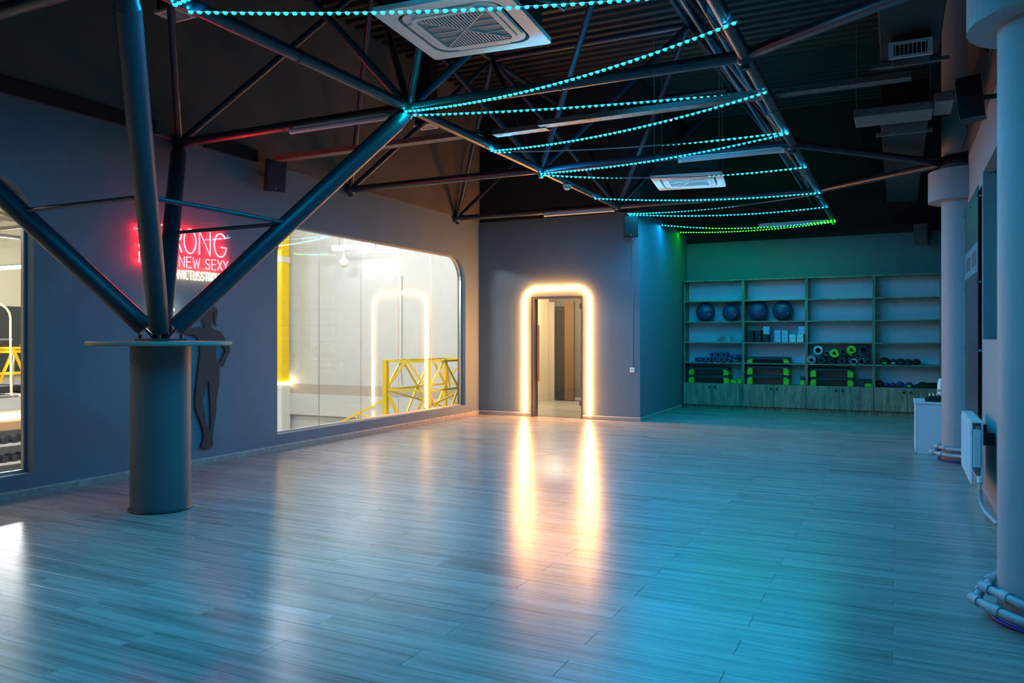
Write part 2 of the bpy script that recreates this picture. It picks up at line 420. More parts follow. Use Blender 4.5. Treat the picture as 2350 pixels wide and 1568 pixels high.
# skirting boards, in lengths
def skirt(name, p0, p1, nrm, label, cuts):
    root = thing(name, label, None); root['kind'] = 'structure'
    d = (Vector(p1) - Vector(p0)); L = d.length; d.normalize(); nr = Vector(nrm)
    cs = [0] + [c for c in cuts if 0 < c < L] + [L]
    for a, b in zip(cs[:-1], cs[1:]):
        q0 = Vector(p0) + d * (a + 0.002); q1 = Vector(p0) + d * (b - 0.002)
        sec = [(0.0, 0.0), (0.016, 0.0), (0.016, 0.055), (0.010, 0.066), (0.0, 0.070)]
        vs = [q + nr * s + Vector((0, 0, h)) for q in (q0, q1) for s, h in sec]
        MB().add(vs, [(0,1,6,5),(1,2,7,6),(2,3,8,7),(3,4,9,8),(4,0,5,9),(4,3,2,1,0),(5,6,7,8,9)]).obj('board', 'skirt_wood', root)
    return root
skirt('baseboard_left', (XL, YBACK, 0), (XL, YD - 0.017, 0), (1, 0, 0), 'grey oak skirting board along the window wall', [2.46, 4.95, 7.38, 9.82, 11.5, 13.6])
skirt('baseboard_far', (XL, YD, 0), (DX0 - 0.005, YD, 0), (0, -1, 0), 'short skirting board left of the doorway', [])
skirt('baseboard_door_side', (DX1 + 0.005, YD, 0), (XA + 0.016, YD, 0), (0, -1, 0), 'short skirting board right of the doorway', [])
skirt('baseboard_alcove', (XA, YD - 0.016, 0), (XA, 15.44, 0), (1, 0, 0), 'skirting board along the alcove side wall', [2.44])

# ------------------------------------------------------------------ windows, door
def window(name, rect, r, joints, xg, label):
    root = thing(name, label, None); root['kind'] = 'structure'
    a0, a1, z0, z1 = rect
    outer = rr_top(a0, a1, z0, z1, r); t = 0.022
    inner = rr_top(a0 + t, a1 - t, z0 + t, z1 - t, r - t)
    MB().prism([outer, inner], (-0.02, 0.02), XW(xg)).obj('window_frame', 'silver_edge', root)
    ys = [a0 + t] + joints + [a1 - t]
    for k, (p, q) in enumerate(zip(ys[:-1], ys[1:])):
        g = 0.003; p += g; q -= g
        lp = [(p, z0 + t), (q, z0 + t)]
        rr = r - t
        lp += ([(q, z1 - t - rr)] + arc(q - rr, z1 - t - rr, rr, 0, 90, 6)[1:]) if k == len(ys) - 2 else [(q, z1 - t)]
        lp += (arc(p + rr, z1 - t - rr, rr, 90, 180, 6)) if k == 0 else [(p, z1 - t)]
        MB().prism([lp], (-0.004, 0.004), XW(xg)).obj('pane', 'window_glass', root)
    for jy in joints:
        MB().box((xg - 0.005, jy - 0.002, z0 + t), (xg + 0.005, jy + 0.002, z1 - t)).obj('joint_strip', 'silver_edge', root)
    return root
window('window_1', W1, 0.42, [0.35, 1.34, 2.33, 3.32], XL - 0.13, 'tall interior window with round top corner at the left edge')
window('window_2', W2, 0.42, [8.33, 9.25, 10.21, 11.15], XL - 0.10, 'wide interior window of five glass panes onto the bright hall')
r3 = thing('window_3', 'dark outer window high in the wall between the pillars', None); r3['kind'] = 'structure'
MB().prism([[(WR[0], WR[2]), (WR[1], WR[2]), (WR[1], WR[3]), (WR[0], WR[3])], [(WR[0]+.05, WR[2]+.05), (WR[1]-.05, WR[2]+.05), (WR[1]-.05, WR[3]-.05), (WR[0]+.05, WR[3]-.05)]], (0.14, 0.20), XW(XR)).obj('window_frame', 'blind_dark', r3)
MB().box((XR + .16, WR[0]+.05, WR[2]+.05), (XR + .17, WR[1]-.05, WR[3]-.05)).obj('pane', 'mirror_dark', r3)
MB().box((XR + .01, WR[0], WR[2]-.02), (XR + .14, WR[1], WR[2])).obj('window_sill', 'pillar_paint', r3)

dr = thing('door_1', 'bronze framed glass door with a long bar handle', None); dr['kind'] = 'structure'
MB().prism([[(DX0, 0), (DX0, DH), (DX1, DH), (DX1, 0), (DX1 - .03, 0), (DX1 - .03, DH - .035), (DX0 + .055, DH - .035), (DX0 + .055, 0)]], (0.0, 0.16), YW(YD + 0.005)).obj('door_frame', 'door_frame', dr)
MB().box((DX0 + .075, YD + .055, 0.008), (DX1 - .035, YD + .065, DH - .04)).obj('pane', 'door_glass', dr)
hd = MB()
for q in (-.02, .02):
    pass
for xx, zz in ((DX0 + .085, 0), (DX0 + .145, 0)):
    pass
h = MB(); hx = DX0 + .135
h.cyl((hx, YD + .015, 0.62), (hx, YD + .015, 1.62), 0.012, 10)
for z in (0.78, 1.46): h.cyl((hx, YD + .015, z), (hx, YD + .055, z), 0.009, 8)
h.obj('door_handle', 'bronze_handle', dr)
h = MB(); hx2 = DX0 + .10
h.cyl((hx2, YD + .10, 0.62), (hx2, YD + .10, 1.62), 0.012, 10)
for z in (0.78, 1.46): h.cyl((hx2, YD + .065, z), (hx2, YD + .10, z), 0.009, 8)
h.obj('door_handle', 'bronze_handle', dr)
for z in (0.22, 1.9): MB().bbox((DX1 - .075, YD + .045, z), (DX1 - .03, YD + .075, z + .09), .003).obj('hinge', 'bronze_handle', dr)

# warm light line round the doorway
ax0, ax1, az, ar = -5.965, -4.735, 2.265, 0.24
path = [(ax0, 0.075)] + [(ax0, az - ar)] + [(a, b) for a, b in arc(ax0 + ar, az - ar, ar, 180, 90, 10)][1:] + [(ax1 - ar, az)] + [(a, b) for a, b in arc(ax1 - ar, az - ar, ar, 90, 0, 10)][1:] + [(ax1, 0.075)]
al = thing('light_line', 'glowing warm white light line arched round the doorway', 'light strip', (ax0, YD, 0))
MB().tube([(a - ax0, -0.016, b) for a, b in path], 0.020, 10).obj('glowing_tube', 'arch_warm', al)
MB().tube([(a - ax0, -0.002, b) for a, b in path], 0.012, 4).obj('mounting_rail', 'white_plastic', al)

# corridor behind the door
struct('wall_corridor_left', MB().box((-7.16, YD + .2, 0), (-7.08, 16.3, 2.9)), 'cream_wall', 'cream wall seen through the glass door')
struct('wall_corridor_back', MB().box((-7.16, 16.3, 0), (XA - .2, 16.38, 2.9)), 'corridor_grey', 'grey corridor wall behind the glass door')
struct('floor_corridor', MB().box((-7.16, YD + .2, -.02), (XL - .002, 16.3, 0.0)), 'floor_wood')
struct('ceiling_corridor', MB().box((-7.16, YD + .2, 2.8), (XA - .2, 16.38, 2.9)), 'hall_white')
struct('baseboard_corridor', MB().box((-6.45, 16.28, 0), (XA - .2, 16.3, .07)), 'skirt_wood')
cd = thing('door_2', 'dark inner door with a wooden jamb beyond the glass door', None, (-6.93, 16.3, 0)); cd['kind'] = 'structure'
MB().box((0, -.03, 0), (.25, -.002, 2.1)).obj('door_leaf', 'corridor_dark', cd)
MB().box((.25, -.05, 0), (.47, -.002, 2.2)).obj('door_jamb', 'corridor_wood', cd)
MB().box((-.14, -.05, 0), (0, -.002, 2.2)).obj('door_jamb', 'hall_band', cd)
cl = thing('ceiling_lamp', 'small round ceiling lamp in the corridor behind the door', 'lamp', (-6.2, 14.6, 2.8))
MB().lathe([(0.0001, -.05), (.10, -.05), (.125, -.02), (.125, 0)], n=20).obj('lamp_glass', 'corridor_lamp', cl)
MB().lathe([(.125, 0), (.14, 0), (.14, -.018), (.125, -.02)], n=20).obj('lamp_ring', 'white_plastic', cl)

# ------------------------------------------------------------------ pillars of the outer wall
def pillar(Y, label, r=0.25):
    t = thing('pillar', label, 'pillar', (XR, Y, 0))
    MB().lathe([(r, 0), (r, 2.96), (r, 5.8)], n=48).obj('shaft', 'pillar_paint', t)
    MB().lathe([(r, 2.95), (.385, 2.95), (.385, 3.29), (r, 3.29)], n=48, smooth=False).obj('collar', 'pillar_paint', t)
    MB().lathe([(r + .001, 0.0), (r + .004, 0.0), (r + .004, .05), (r + .001, .05)], n=48).obj('base_band', 'orange_tape', t)
    return t
NP, FP = 4.62, 10.28
pillar(NP, 'thick round grey pillar nearest the camera with a wide collar')
pillar(FP, 'slimmer looking grey pillar beside the white cabinet')

# ------------------------------------------------------------------ the branching column
TC = Vector((-5.42, 4.50, 0)); ZC = 3.46
NX = [-6.83, -3.93, -1.0]; NY = [0.10, 3.02, 5.90, 8.80, 11.75, 14.70]
tc = thing('branching_column', 'navy steel column whose four branches spread up from a round table top', 'column', TC)
MB().lathe([(.23, 0.004), (.23, 1.335)], n=48).obj('pedestal', 'pedestal_paint', tc)
MB().lathe([(.236, 0), (.245, 0), (.245, .012), (.232, .016)], n=48).obj('base_ring', 'black_plastic', tc)
MB().lathe([(.001, 1.335), (.545, 1.335), (.55, 1.34), (.55, 1.365), (.545, 1.37), (.001, 1.37)], n=64).obj('table_top', 'disc_edge', tc)
plate = MB(); plate.bbox((-.14, -.14, 1.372), (.14, .14, 1.392), .004)
for sx in (-1, 1):
    for sy in (-1, 1): plate.cyl((sx*.11, sy*.11, 1.39), (sx*.11, sy*.11, 1.425), .014, 6)
plate.obj('base_plate', 'steel_dark', tc)
RB = 0.078
bdir = {}
for sx, X in ((-1, NX[0]), (1, NX[1])):
    for sy, Y in ((-1, NY[1]), (1, NY[2])):
        top = Vector((X, Y, ZC - .03)) - TC; foot = Vector((sx * .06, sy * .06, 1.45))
        d = (top - foot).normalized(); bdir[(sx, sy)] = (foot, top)
        b = MB(); b.cyl(foot + d * .04, top - d * .16, RB, 24); b.cyl(top - d * .16, top - d * .02, RB * .96, 24, .055)
        bo = b.obj('branch', 'steel_dark', tc)
        s = MB(); pd = d.cross(Vector((0, 0, 1))).normalized()
        s.add([foot - d*.09 + pd*q*.05 + Vector((0, 0, e)) for q in (-1, 1) for e in (-.05, .0)] + [foot + d*.14 + pd*q*.05 for q in (-1, 1)], [(0,1,4),(2,3,5),(0,2,5,4),(1,3,5,4),(0,1,3,2)])
        s.obj('gusset', 'steel_dark', bo)
zt = 0.47
ring = {k: f.lerp(t, zt) for k, (f, t) in bdir.items()}
for a, b in (((-1,-1),(1,-1)), ((1,-1),(1,1)), ((1,1),(-1,1))):
    MB().cyl(ring[a], ring[b], 0.018, 10).obj('tie_bar', 'steel_dark', tc)

# ------------------------------------------------------------------ space frame of the roof
sf = thing('space_frame', 'black tubular space frame under the roof', 'roof truss', (0, 0, ZC))
TX = [-5.38, -2.46]; TY = [1.56, 4.46, 7.35, 10.28, 13.22]; HT = 2.05
def mem(name, a, b, r, n=12): return MB().cyl(a, b, r, n).obj(name, 'steel_dark', sf)
BN = {(i, j): Vector((x, y, 0)) for i, x in enumerate(NX) for j, y in enumerate(NY)}
alc = lambda x, y: y > YD and x < XA
for (i, j), p in BN.items():
    if alc(p.x, p.y): continue
    nd = MB(); nd.sphere(p, .075, 14, 8); nd.cyl(p - Vector((0, 0, .10)), p - Vector((0, 0, .05)), .03, 8); nd.obj('node', 'steel_dark', sf)
    for (q, r) in ((BN.get((i + 1, j)), .047), (BN.get((i, j + 1)), .047)):
        if q is None or alc(q.x, q.y): continue
        if i == 0 and q.x == p.x: continue
        m_ = mem('chord', p, q, r, 16)
        mid = p.lerp(q, .5); dd = (q - p).normalized()
        MB().cyl(mid - dd * .012, mid + dd * .012, r + .004, 16).obj('sleeve', 'steel_dark', m_)
TN = {(i, j): Vector((x, y, HT)) for i, x in enumerate(TX) for j, y in enumerate(TY)}
for (i, j), p in TN.items():
    MB().sphere(p, .07, 12, 8).obj('node', 'steel_dark', sf)
    for q in (TN.get((i + 1, j)), TN.get((i, j + 1))):
        if q: mem('top_chord', p, q, .04)
    for di in (0, 1):
        for dj in (0, 1):
            q = BN.get((i + di, j + dj))
            if q is not None and not alc(q.x, q.y):
                d = (q - p).normalized()
                mem('diagonal', p, q, .036)
for p in TN.values():
    MB().cyl(p, p + Vector((0, 0, ZROOF - ZC - HT)), .03, 8).obj('deck_post', 'steel_dark', sf)
# struts from the pillars to the frame
for Y, lab in ((NP, 'near'), (FP, 'far')):
    st = thing('pillar_strut', {'near': 'pair of steel struts from the nearest pillar up to the frame', 'far': 'pair of steel struts from the far pillar to the frame'}[lab], 'strut', (XR, Y, 3.3))
    for y2 in ((NY[1], NY[2]) if lab == 'near' else (NY[3], NY[4])):
        a = Vector((-.24, .03 * (1 if y2 > Y else -1), 0.02 if lab == 'near' else .10)); b = Vector((NX[2] - XR + .05, y2 - Y - .05 * (1 if y2 > Y else -1), ZC - 3.3))
        MB().cyl(a, b, .042, 14).obj('strut', 'steel_dark', st)
    MB().lathe([(.252, -.06), (.262, -.06), (.262, .16), (.252, .16)], n=32).obj('clamp', 'steel_black', st)
# ================================================================== LIGHT STRINGS
n = 10
dome_mesh = {}
for c in ('cyan', 'blue', 'teal', 'green', 'deep_blue', 'dim_blue'):     # a shining face in a faintly glowing rim
    d_ = MB(); d_.lathe([(.0145, 0.0), (.0140, .007), (.0090, .0112)], n=n)
    d_.add([(.0090 * cos(2*pi*k/n), .0090 * sin(2*pi*k/n), .0112) for k in range(n)], [tuple(range(n))])
    me = d_.mesh('led'); me.materials.append(M['led_side_' + c]); me.materials.append(M['led_' + c])
    me.polygons[len(me.polygons) - 1].material_index = 1; dome_mesh['led_' + c] = me
def led_string(label, p0, p1, sag=0.05, colour=lambda s: 'led_cyan', twist=lambda s: 0.0, step=0.054, tail=True):
    p0 = Vector(p0); p1 = Vector(p1); L = (p1 - p0).length
    t = thing('light_string', label, 'LED string', p0, 0, 'LED strings slung across the frame')
    fn = lambda s: (p1 - p0) * s + Vector((0, 0, -4 * sag * s * (1 - s)))
    d0 = (p1 - p0).normalized(); side = d0.cross(Vector((0, 0, 1))).normalized()
    def frame(s):
        d = (fn(min(1, s + .01)) - fn(max(0, s - .01))).normalized()
        a = radians(twist(s)); dn = (Vector((0, 0, -1)) - d * Vector((0, 0, -1)).dot(d)).normalized()
        nrm = dn * cos(a) + d.cross(dn) * sin(a)
        return d, nrm, d.cross(nrm)
    m = 60; vs = []; fs = []
    for i in range(m + 1):
        s = i / m; d, nr, sd = frame(s); p = fn(s)
        vs += [p + sd * .007, p - sd * .007, p - sd * .007 - nr * .002, p + sd * .007 - nr * .002]
    for i in range(m):
        for k in range(4): fs.append((4*i + k, 4*i + (k+1) % 4, 4*i + 4 + (k+1) % 4, 4*i + 4 + k))
    MB().add(vs, fs).obj('tape', 'tape_white', t)
    k = int(L / step)
    for i in range(k):
        s = (i + .5) / k; d, nr, sd = frame(s)
        c = colour(s)
        if c is None: continue
        o = bpy.data.objects.new('led', dome_mesh[c]); COL.objects.link(o); o.parent = t
        o.location = fn(s) + nr * .0005
        q = max(.4, 1 - max(0, abs(twist(s)) - 20) / 120); o.scale = (q, q, q)
        o.rotation_euler = Matrix((d, nr.cross(d), nr)).transposed().to_euler()
    return t
ZL = ZC - 0.05
LX, RX = NX[1], NX[2] + .05
S = lambda a, b: (lambda s: a if s < .5 else b)
led_string('cyan light string along the very top edge of the picture', (LX, 3.45, ZL), (RX, 4.66, ZL + .02), .05)
led_string('sagging light string rising right above the ceiling air conditioner corner', (LX, 5.82, ZL), (RX + .04, 5.10, ZL), .10, lambda s: 'led_teal' if s < .42 else 'led_cyan')
led_string('light string from the branch top whose lights fade out before the right chord', (LX, 5.95, ZL), (RX, 6.62, ZL), .03, lambda s: 'led_blue' if s < .8 else 'led_cyan', lambda s: 0 if s < .78 else 150 * (s - .78) / .22)
led_string('light string in front of the perforated tray with one deep blue light', (LX, 7.46, ZL), (RX, 6.66, ZL), .08, lambda s: 'led_deep_blue' if abs(s - .705) < .009 else 'led_cyan')
led_string('faint light string behind the perforated tray, bright only at its right end', (LX, 7.52, ZL), (RX, 8.06, ZL), .05, twist=lambda s: 30 if s < .08 else (130 if s < .5 else max(0, 130 - 130 * (s - .5) / .25)))
led_string('deep cyan light string rising right from the second frame node', (LX, 8.76, ZL), (RX, 8.10, ZL), .06, lambda s: 'led_blue')
led_string('light string running behind the far ceiling air conditioner', (LX, 8.84, ZL), (RX, 9.80, ZL), .08, twist=lambda s: 0 if s < .2 else (min(130, 130 * (s - .2) / .2) if s < .55 else max(0, 130 - 130 * (s - .55) / .2)))
led_string('level light string just below the far ceiling air conditioner', (LX, 10.66, ZL), (RX, 11.62, ZL), .06)
led_string('half faded light string starting beside the black corner speaker', (LX, 12.22, ZL), (RX, 11.70, ZL), .06, lambda s: 'led_cyan' if s < .62 else None, lambda s: 0 if s < .15 else min(125, 170 * (s - .15)))
led_string('lowest full cyan light string above the alcove opening', (LX, 12.30, ZL), (RX, 12.92, ZL), .07, lambda s: 'led_blue' if s > .45 else 'led_cyan')
def mixc(s):
    if s < .26: return 'led_blue'
    if s < .50: return 'led_green'
    if s < .66: return 'led_dim_blue' if int(s * 100) % 5 == 0 else 'led_green'
    return 'led_dim_blue' if s < .86 else 'led_green'
led_string('mixed blue and green light string inside the alcove', (XA + .02, 13.83, ZL + .02), (RX, 14.56, ZL + .02), .10, mixc)
led_string('green light string nearest the shelving', (XA + .02, 15.17, ZL + .05), (RX, 14.62, ZL), .06, lambda s: 'led_green')
# the same zigzag goes on over the camera
led_string('light string slung overhead behind the camera', (LX, 3.35, ZL), (RX, 2.55, ZL), .06)
led_string('light string slung overhead farthest behind the camera', (LX, 1.2, ZL), (RX, 2.4, ZL), .06)

# ================================================================== ceiling air conditioners
def rsq(h, r, n=5):
    return arc(h - r, h - r, r, 0, 90, n) + arc(-h + r, h - r, r, 90, 180, n) + arc(-h + r, -h + r, r, 180, 270, n) + arc(h - r, -h + r, r, 270, 360, n)
def make_ac(label, loc, rz):
    t = thing('ceiling_air_conditioner', label, 'air conditioner', loc, rz, 'cassette air conditioners')
    FL = lambda a, b, h: (a, b, h)
    H = .475
    MB().prism([rsq(H, .03), rsq(.375, .12)], (0.0, .035), FL).obj('outer_panel', 'white_plastic', t)
    MB().prism([rsq(.352, .11)], (.004, .012), FL).obj('inner_panel', 'white_plastic', t)
    MB().prism([rsq(.30, .09), rsq(.262, .05)], (-.010, .006), FL).obj('intake_frame', 'white_plastic', t)
    MB().prism([rsq(.37, .11)], (.036, .05), FL).obj('outlet_cavity', 'black_plastic', t)
    for k in range(4):
        mx = Matrix.Rotation(k * pi / 2, 4, 'Z')
        MB().bbox((-.21, .305, -.006), (.21, .348, .006), .004, mx).obj('louvre', 'white_plastic', t)
    MB().prism([rsq(.258, .05)], (.0005, .0035), FL).obj('intake_screen', 'grille_grey', t)
    sl = MB(); q = .25; m = 22
    for i in range(m):                                   # slats run across two of the four triangles
        x = -q + (i + .5) * 2 * q / m; w_ = .0045; y0 = abs(x) + .01
        if y0 < q:
            sl.box((x - w_, y0, -.008), (x + w_, q, .001)); sl.box((x - w_, -q, -.008), (x + w_, -y0, .001))
    for i in range(5):
        x = -q + (i + .5) * 2 * q / 5
        y0 = abs(x) + .01
        if y0 < q:
            sl.box((y0, x - .003, -.006), (q, x + .003, .001)); sl.box((-q, x - .003, -.006), (-y0, x + .003, .001))
    for s_ in (-1, 1):
        mx = Matrix.Rotation(s_ * pi / 4, 4, 'Z'); sl.box((-q * 1.36, -.004, -.009), (q * 1.36, .004, .001), mx)
    tag(sl.obj('intake_slats', 'white_plastic', t), kind='stuff')
    dk = MB()
    for i in range(m):
        x = -q + i * 2 * q / m; y0 = abs(x) + .014
        if y0 < q: dk.box((x - .0052, y0, -.002), (x + .0052, q - .004, .0)); dk.box((x - .0052, -q + .004, -.002), (x + .0052, -y0, .0))
    tag(dk.obj('intake_gaps', 'black_plastic', t), kind='stuff')
    MB().bbox((-.42, -.42, .05), (.42, .42, .30), .01).obj('casing', 'duct_black', t)
    for sx in (-1, 1):
        for sy in (-1, 1): MB().cyl((sx * .43, sy * .40, .2), (sx * .43, sy * .40, ZROOF - loc[2]), .006, 6).obj('hanger_rod', 'galvanised', t)
    lg = MB()
    for i in range(4): lg.box((.33 + i * .017, -.435, -.002), (.341 + i * .017, -.418 + (i % 2) * .004, 0))
    lg.obj('badge', 'grille_grey', t)
    return t
make_ac('large white ceiling air conditioner at the top of the picture', (-2.70, 4.76, 3.55), radians(5))
make_ac('small looking white ceiling air conditioner far down the room', (-2.62, 10.95, 3.57), radians(8))
pp = thing('refrigerant_pipe', 'insulated pipe leading from the near ceiling air conditioner', 'pipe', (-2.25, 4.9, 3.75))
MB().tube([(0, 0, 0), (.12, .12, -.02), (.2, .35, .12), (.35, .6, .45), (.6, .9, .8), (1.0, 1.2, 1.1)], .028, 8).obj('insulation', 'duct_black', pp)
MB().tube([(.0, .05, .05), (.15, .2, -.05), (.22, .25, .1), (.2, .5, .4)], .01, 6).obj('cable', 'galvanised', pp)

# ================================================================== unlit lamp battens
def batten(label, x0, x1, Y, z):
    t = thing('tube_lamp', label, 'lamp', (x0, Y, z), 0, 'unlit tube lamps')
    L = x1 - x0
    b = MB(); b.cyl((.03, 0, 0), (L - .03, 0, 0), .027, 14); b.obj('diffuser', 'lamp_off', t)
    for a in (0, L - .035): MB().cyl((a, 0, 0), (a + .035, 0, 0), .030, 14).obj('end_cap', 'white_plastic', t)
    MB().bbox((.03, -.022, .016), (L - .03, .022, .034), .003).obj('backing', 'white_plastic', t)
    for a in (.25, L - .25): MB().box((a, -.004, .03), (a + .02, .004, .06)).obj('clip', 'galvanised', t)
    return t
batten('unlit tube lamp beside the top of the lit steel branch', -5.28, -4.12, NY[2] - .02, 3.40)
batten('unlit tube lamp above the doorway wall', -5.18, -3.98, NY[4] - .02, 3.40)
batten('unlit tube lamp near the right chord above the far air conditioner', -2.22, -1.08, NY[3] - .02, 3.40)
batten('unlit tube lamp tinted green at the end of the green light string', -2.25, -1.05, NY[5] - .03, 3.42)

# ================================================================== perforated tray, conduits
tr = thing('cable_tray', 'perforated steel tray crossing the room below the frame', 'cable tray', (-6.6, 7.22, ZC + .03))
def tray(x0, x1, y=0.0, z=0.0):
    m = MB(); m.box((x0, -.06 + y, z), (x1, .06 + y, z + .004)); m.box((x0, -.062 + y, z), (x1, -.058 + y, z + .05)); m.box((x0, .058 + y, z), (x1, .062 + y, z + .05))
    o = m.obj('channel', 'tray_steel', tr); s = MB(); x = x0 + .08
    while x < x1 - .05: s.box((x, -.03 + y, z - .0015), (x + .03, -.018 + y, z)); s.box((x + .1, .018 + y, z - .0015), (x + .13, .03 + y, z)); x += .22
    tag(s.obj('slots', 'black_plastic', o), kind='stuff')
tray(0, 2.75, -.10); tray(2.85, 3.45, .0); tray(3.4, 6.7, -.08, .01)
for k, (x, z) in enumerate(((NX[2] - .24, 3.75), (NX[2] - .36, 3.78))):
    t = tag(MB().cyl((x, YBACK, z), (x, 15.5, z), .018, 8).obj('conduit', 'steel_dark'), ['thin black conduit running beside the right chord', 'second thin black conduit, a hand farther from the right chord'][k], 'conduit')
cb = thing('cable_bundle', 'thin cable looped over the frame by the tray', 'cable', (-3.0, 7.2, 3.55))
MB().tube([(0, 0, -.02), (.05, .02, .03), (.12, 0, 0), (.16, -.03, .04), (.22, 0, -.01)], .006, 6).obj('loop', 'steel_black', cb)

# ================================================================== smoke detector, vents
sd = thing('smoke_detector', 'white domed smoke detector hanging from the left chord', 'smoke detector', (NX[1] + .02, 9.6, ZC - .047))
MB().lathe([(.0001, -.065), (.03, -.063), (.048, -.045), (.052, -.022)], n=24).obj('dome', 'white_plastic', sd)
MB().lathe([(.052, -.022), (.058, -.02), (.058, 0), (.0001, 0)], n=24).obj('base', 'white_plastic', sd)
MB().lathe([(.0485, -.04), (.0525, -.034), (.0525, -.03), (.0485, -.03)], n=24).obj('sensor_slots', 'black_plastic', sd)
def vent(label, c, z):
    t = thing('ceiling_vent', label, 'vent', (c[0], c[1], z), 0, 'vents on the upper left wall'); w_, l_ = .15, .13
    FL = lambda a, b, h: (a, b, h)
    MB().prism([[(-w_, -l_), (w_, -l_), (w_, l_), (-w_, l_)], [(-w_ + .03, -l_ + .03), (w_ - .03, -l_ + .03), (w_ - .03, l_ - .03), (-w_ + .03, l_ - .03)]], (-.01, .015), FL).obj('frame', 'white_plastic', t)
    for i in range(7):
        x = -w_ + .04 + i * (2 * w_ - .08) / 6
        MB().box((x - .006, -l_ + .03, 0), (x + .004, l_ - .03, .008)).obj('slat', 'white_plastic', t)
    MB().box((-w_ + .02, -l_ + .02, .016), (w_ - .02, l_ - .02, ZROOF - z)).obj('duct', 'duct_black', t)
vent('small white air vent high up beside the left chord at the top', (-6.42, 5.50), 4.60)
vent('small white air vent high up near the far corner', (-6.42, 10.10), 4.60)

# ================================================================== ducts at the upper right
du = thing('air_duct', 'black rectangular air duct with a white grille by the pillars', 'duct', (0.09, 0, 3.78))
MB().bbox((-.22, 1.5, 0), (.22, 7.75, .36), .006).obj('duct_body', 'duct_black', du)
for y in (3.0, 5.45, 7.6): MB().prism([[(-.245, -.02), (.245, -.02), (.245, .385), (-.245, .385)], [(-.222, -.002), (.222, -.002), (.222, .362), (-.222, .362)]], (y, y + .03), lambda a, b, h: (a, h, b)).obj('flange', 'galvanised', du)
for y in (5.3, 7.5): MB().box((-.30, y, -.045), (.30, y + .03, -.015)).obj('hanger_bar', 'galvanised', du)
MB().bbox((-.13, 6.92, -.16), (.14, 7.15, 0), .004).obj('branch_box', 'duct_black', du)
gr = MB().prism([[(-.155, -.175), (.155, -.175), (.155, -.045), (-.155, -.045)], [(-.118, -.155), (.118, -.155), (.118, -.065), (-.118, -.065)]], (6.895, 6.918), lambda a, b, h: (a, h, b)).obj('grille', 'white_board', du)
for i in range(8):
    x = -.105 + i * .03; MB().box((x - .003, 6.90, -.155), (x + .003, 6.916, -.065)).obj('grille_slat', 'white_plastic', gr)
db = thing('duct_box', 'flat galvanised duct box beyond the black duct', 'duct', (0.05, 8.15, 3.47))
MB().bbox((-.42, -.10, 0), (.24, .30, .08), .006).obj('box_body', 'galvanised', db)
MB().bbox((.245, -.20, .03), (.40, .28, .12), .006).obj('box_end', 'galvanised', db)
MB().bbox((-.20, .30, .05), (.22, 5.5, .40), .006).obj('duct_body', 'duct_black', db)
for sx in (-.40, .22): MB().cyl((sx, .0, .1), (sx, 0, ZROOF - 3.47), .006, 6).obj('hanger_rod', 'galvanised', db)
MB().box((-.25, .62, -.03), (.26, .65, 0)).obj('hanger_bar', 'galvanised', db)
wc = thing('wall_cables', 'black cables sagging across the upper outer wall', 'cable', (.66, 6.9, 3.6))
for off in (0, .1):
    MB().tube([(0, -1.6, .35 - off), (-.02, -.9, .15 - off), (-.02, -.3, .02), (-.01, .3, .12 - off), (0, .9, .3)], .012, 6).obj('cable', 'steel_black', wc)
MB().tube([(-.15, 1.3, .0), (-.12, 1.2, -.15), (-.10, 1.25, -.35), (-.14, 1.3, -.5)], .008, 6).obj('cable', 'steel_black', wc)

# ================================================================== loudspeakers
def speaker(label, loc, rz, tilt=8, s=1.0, mount=.12):
    t = thing('loudspeaker', label, 'speaker', loc, rz, 'black wall speakers')     # faces local -Y, wall at +Y
    w_, h_, d_ = .115 * s, .185 * s, .19 * s
    mx = Matrix.Rotation(radians(tilt), 4, 'X')
    MB().prism([[(-w_, -d_/2), (w_, -d_/2), (w_, 0), (w_*.7, d_/2), (-w_*.7, d_/2), (-w_, 0)]], (-h_, h_), lambda a, b, h: mx @ Vector((a, b, h))).obj('cabinet', 'black_gloss', t)
    MB().bbox((-w_ + .012, -d_/2 - .010, -h_ + .02), (w_ - .012, -d_/2 - .001, h_ - .02), .004, mx).obj('front_grille', 'black_plastic', t)
    MB().box((-.008, -d_/2 - .0115, -h_ + .035), (.008, -d_/2 - .0102, -h_ + .043), mx).obj('badge', 'white_plastic', t)
    b = MB(); b.box((-.02, d_/2 - .02, -.015), (.02, d_/2 + mount, .015)); b.box((-.05, d_/2 + mount - .01, -.07), (.05, d_/2 + mount, .07)); b.obj('bracket', 'steel_black', t)
    return t
speaker('black speaker on the left wall above the wide window', (XL + .18, 7.18, 3.34), -pi / 2 - .5 + pi, 10)
speaker('black speaker at the corner of the doorway wall', (-3.93, YD - .20, 3.24), .25, 10)
speaker('black speaker in the far alcove corner', (.40, YB - .25, 3.22), -.4, 8)
speaker('black speaker on the outer wall behind the nearest pillar', (.52, 7.12, 3.27), -pi / 2 - .15, 6, .88)
# socket with its trunking
wl = thing('wall_socket', 'white socket at the foot of a thin wall trunking', 'socket', (-3.965, YD, .86))
MB().bbox((-.04, -.03, -.04), (.04, 0, .04), .006).obj('plate', 'white_plastic', wl)
MB().lathe([(.0001, 0), (.018, 0), (.02, .004)], n=16, mtx=Matrix.Translation((0, -.031, 0)) @ Matrix.Rotation(pi/2, 4, 'X')).obj('face', 'white_board', wl)
MB().bbox((-.008, -.014, .04), (.008, 0, 2.20), .002).obj('trunking', 'wall_paint', wl)
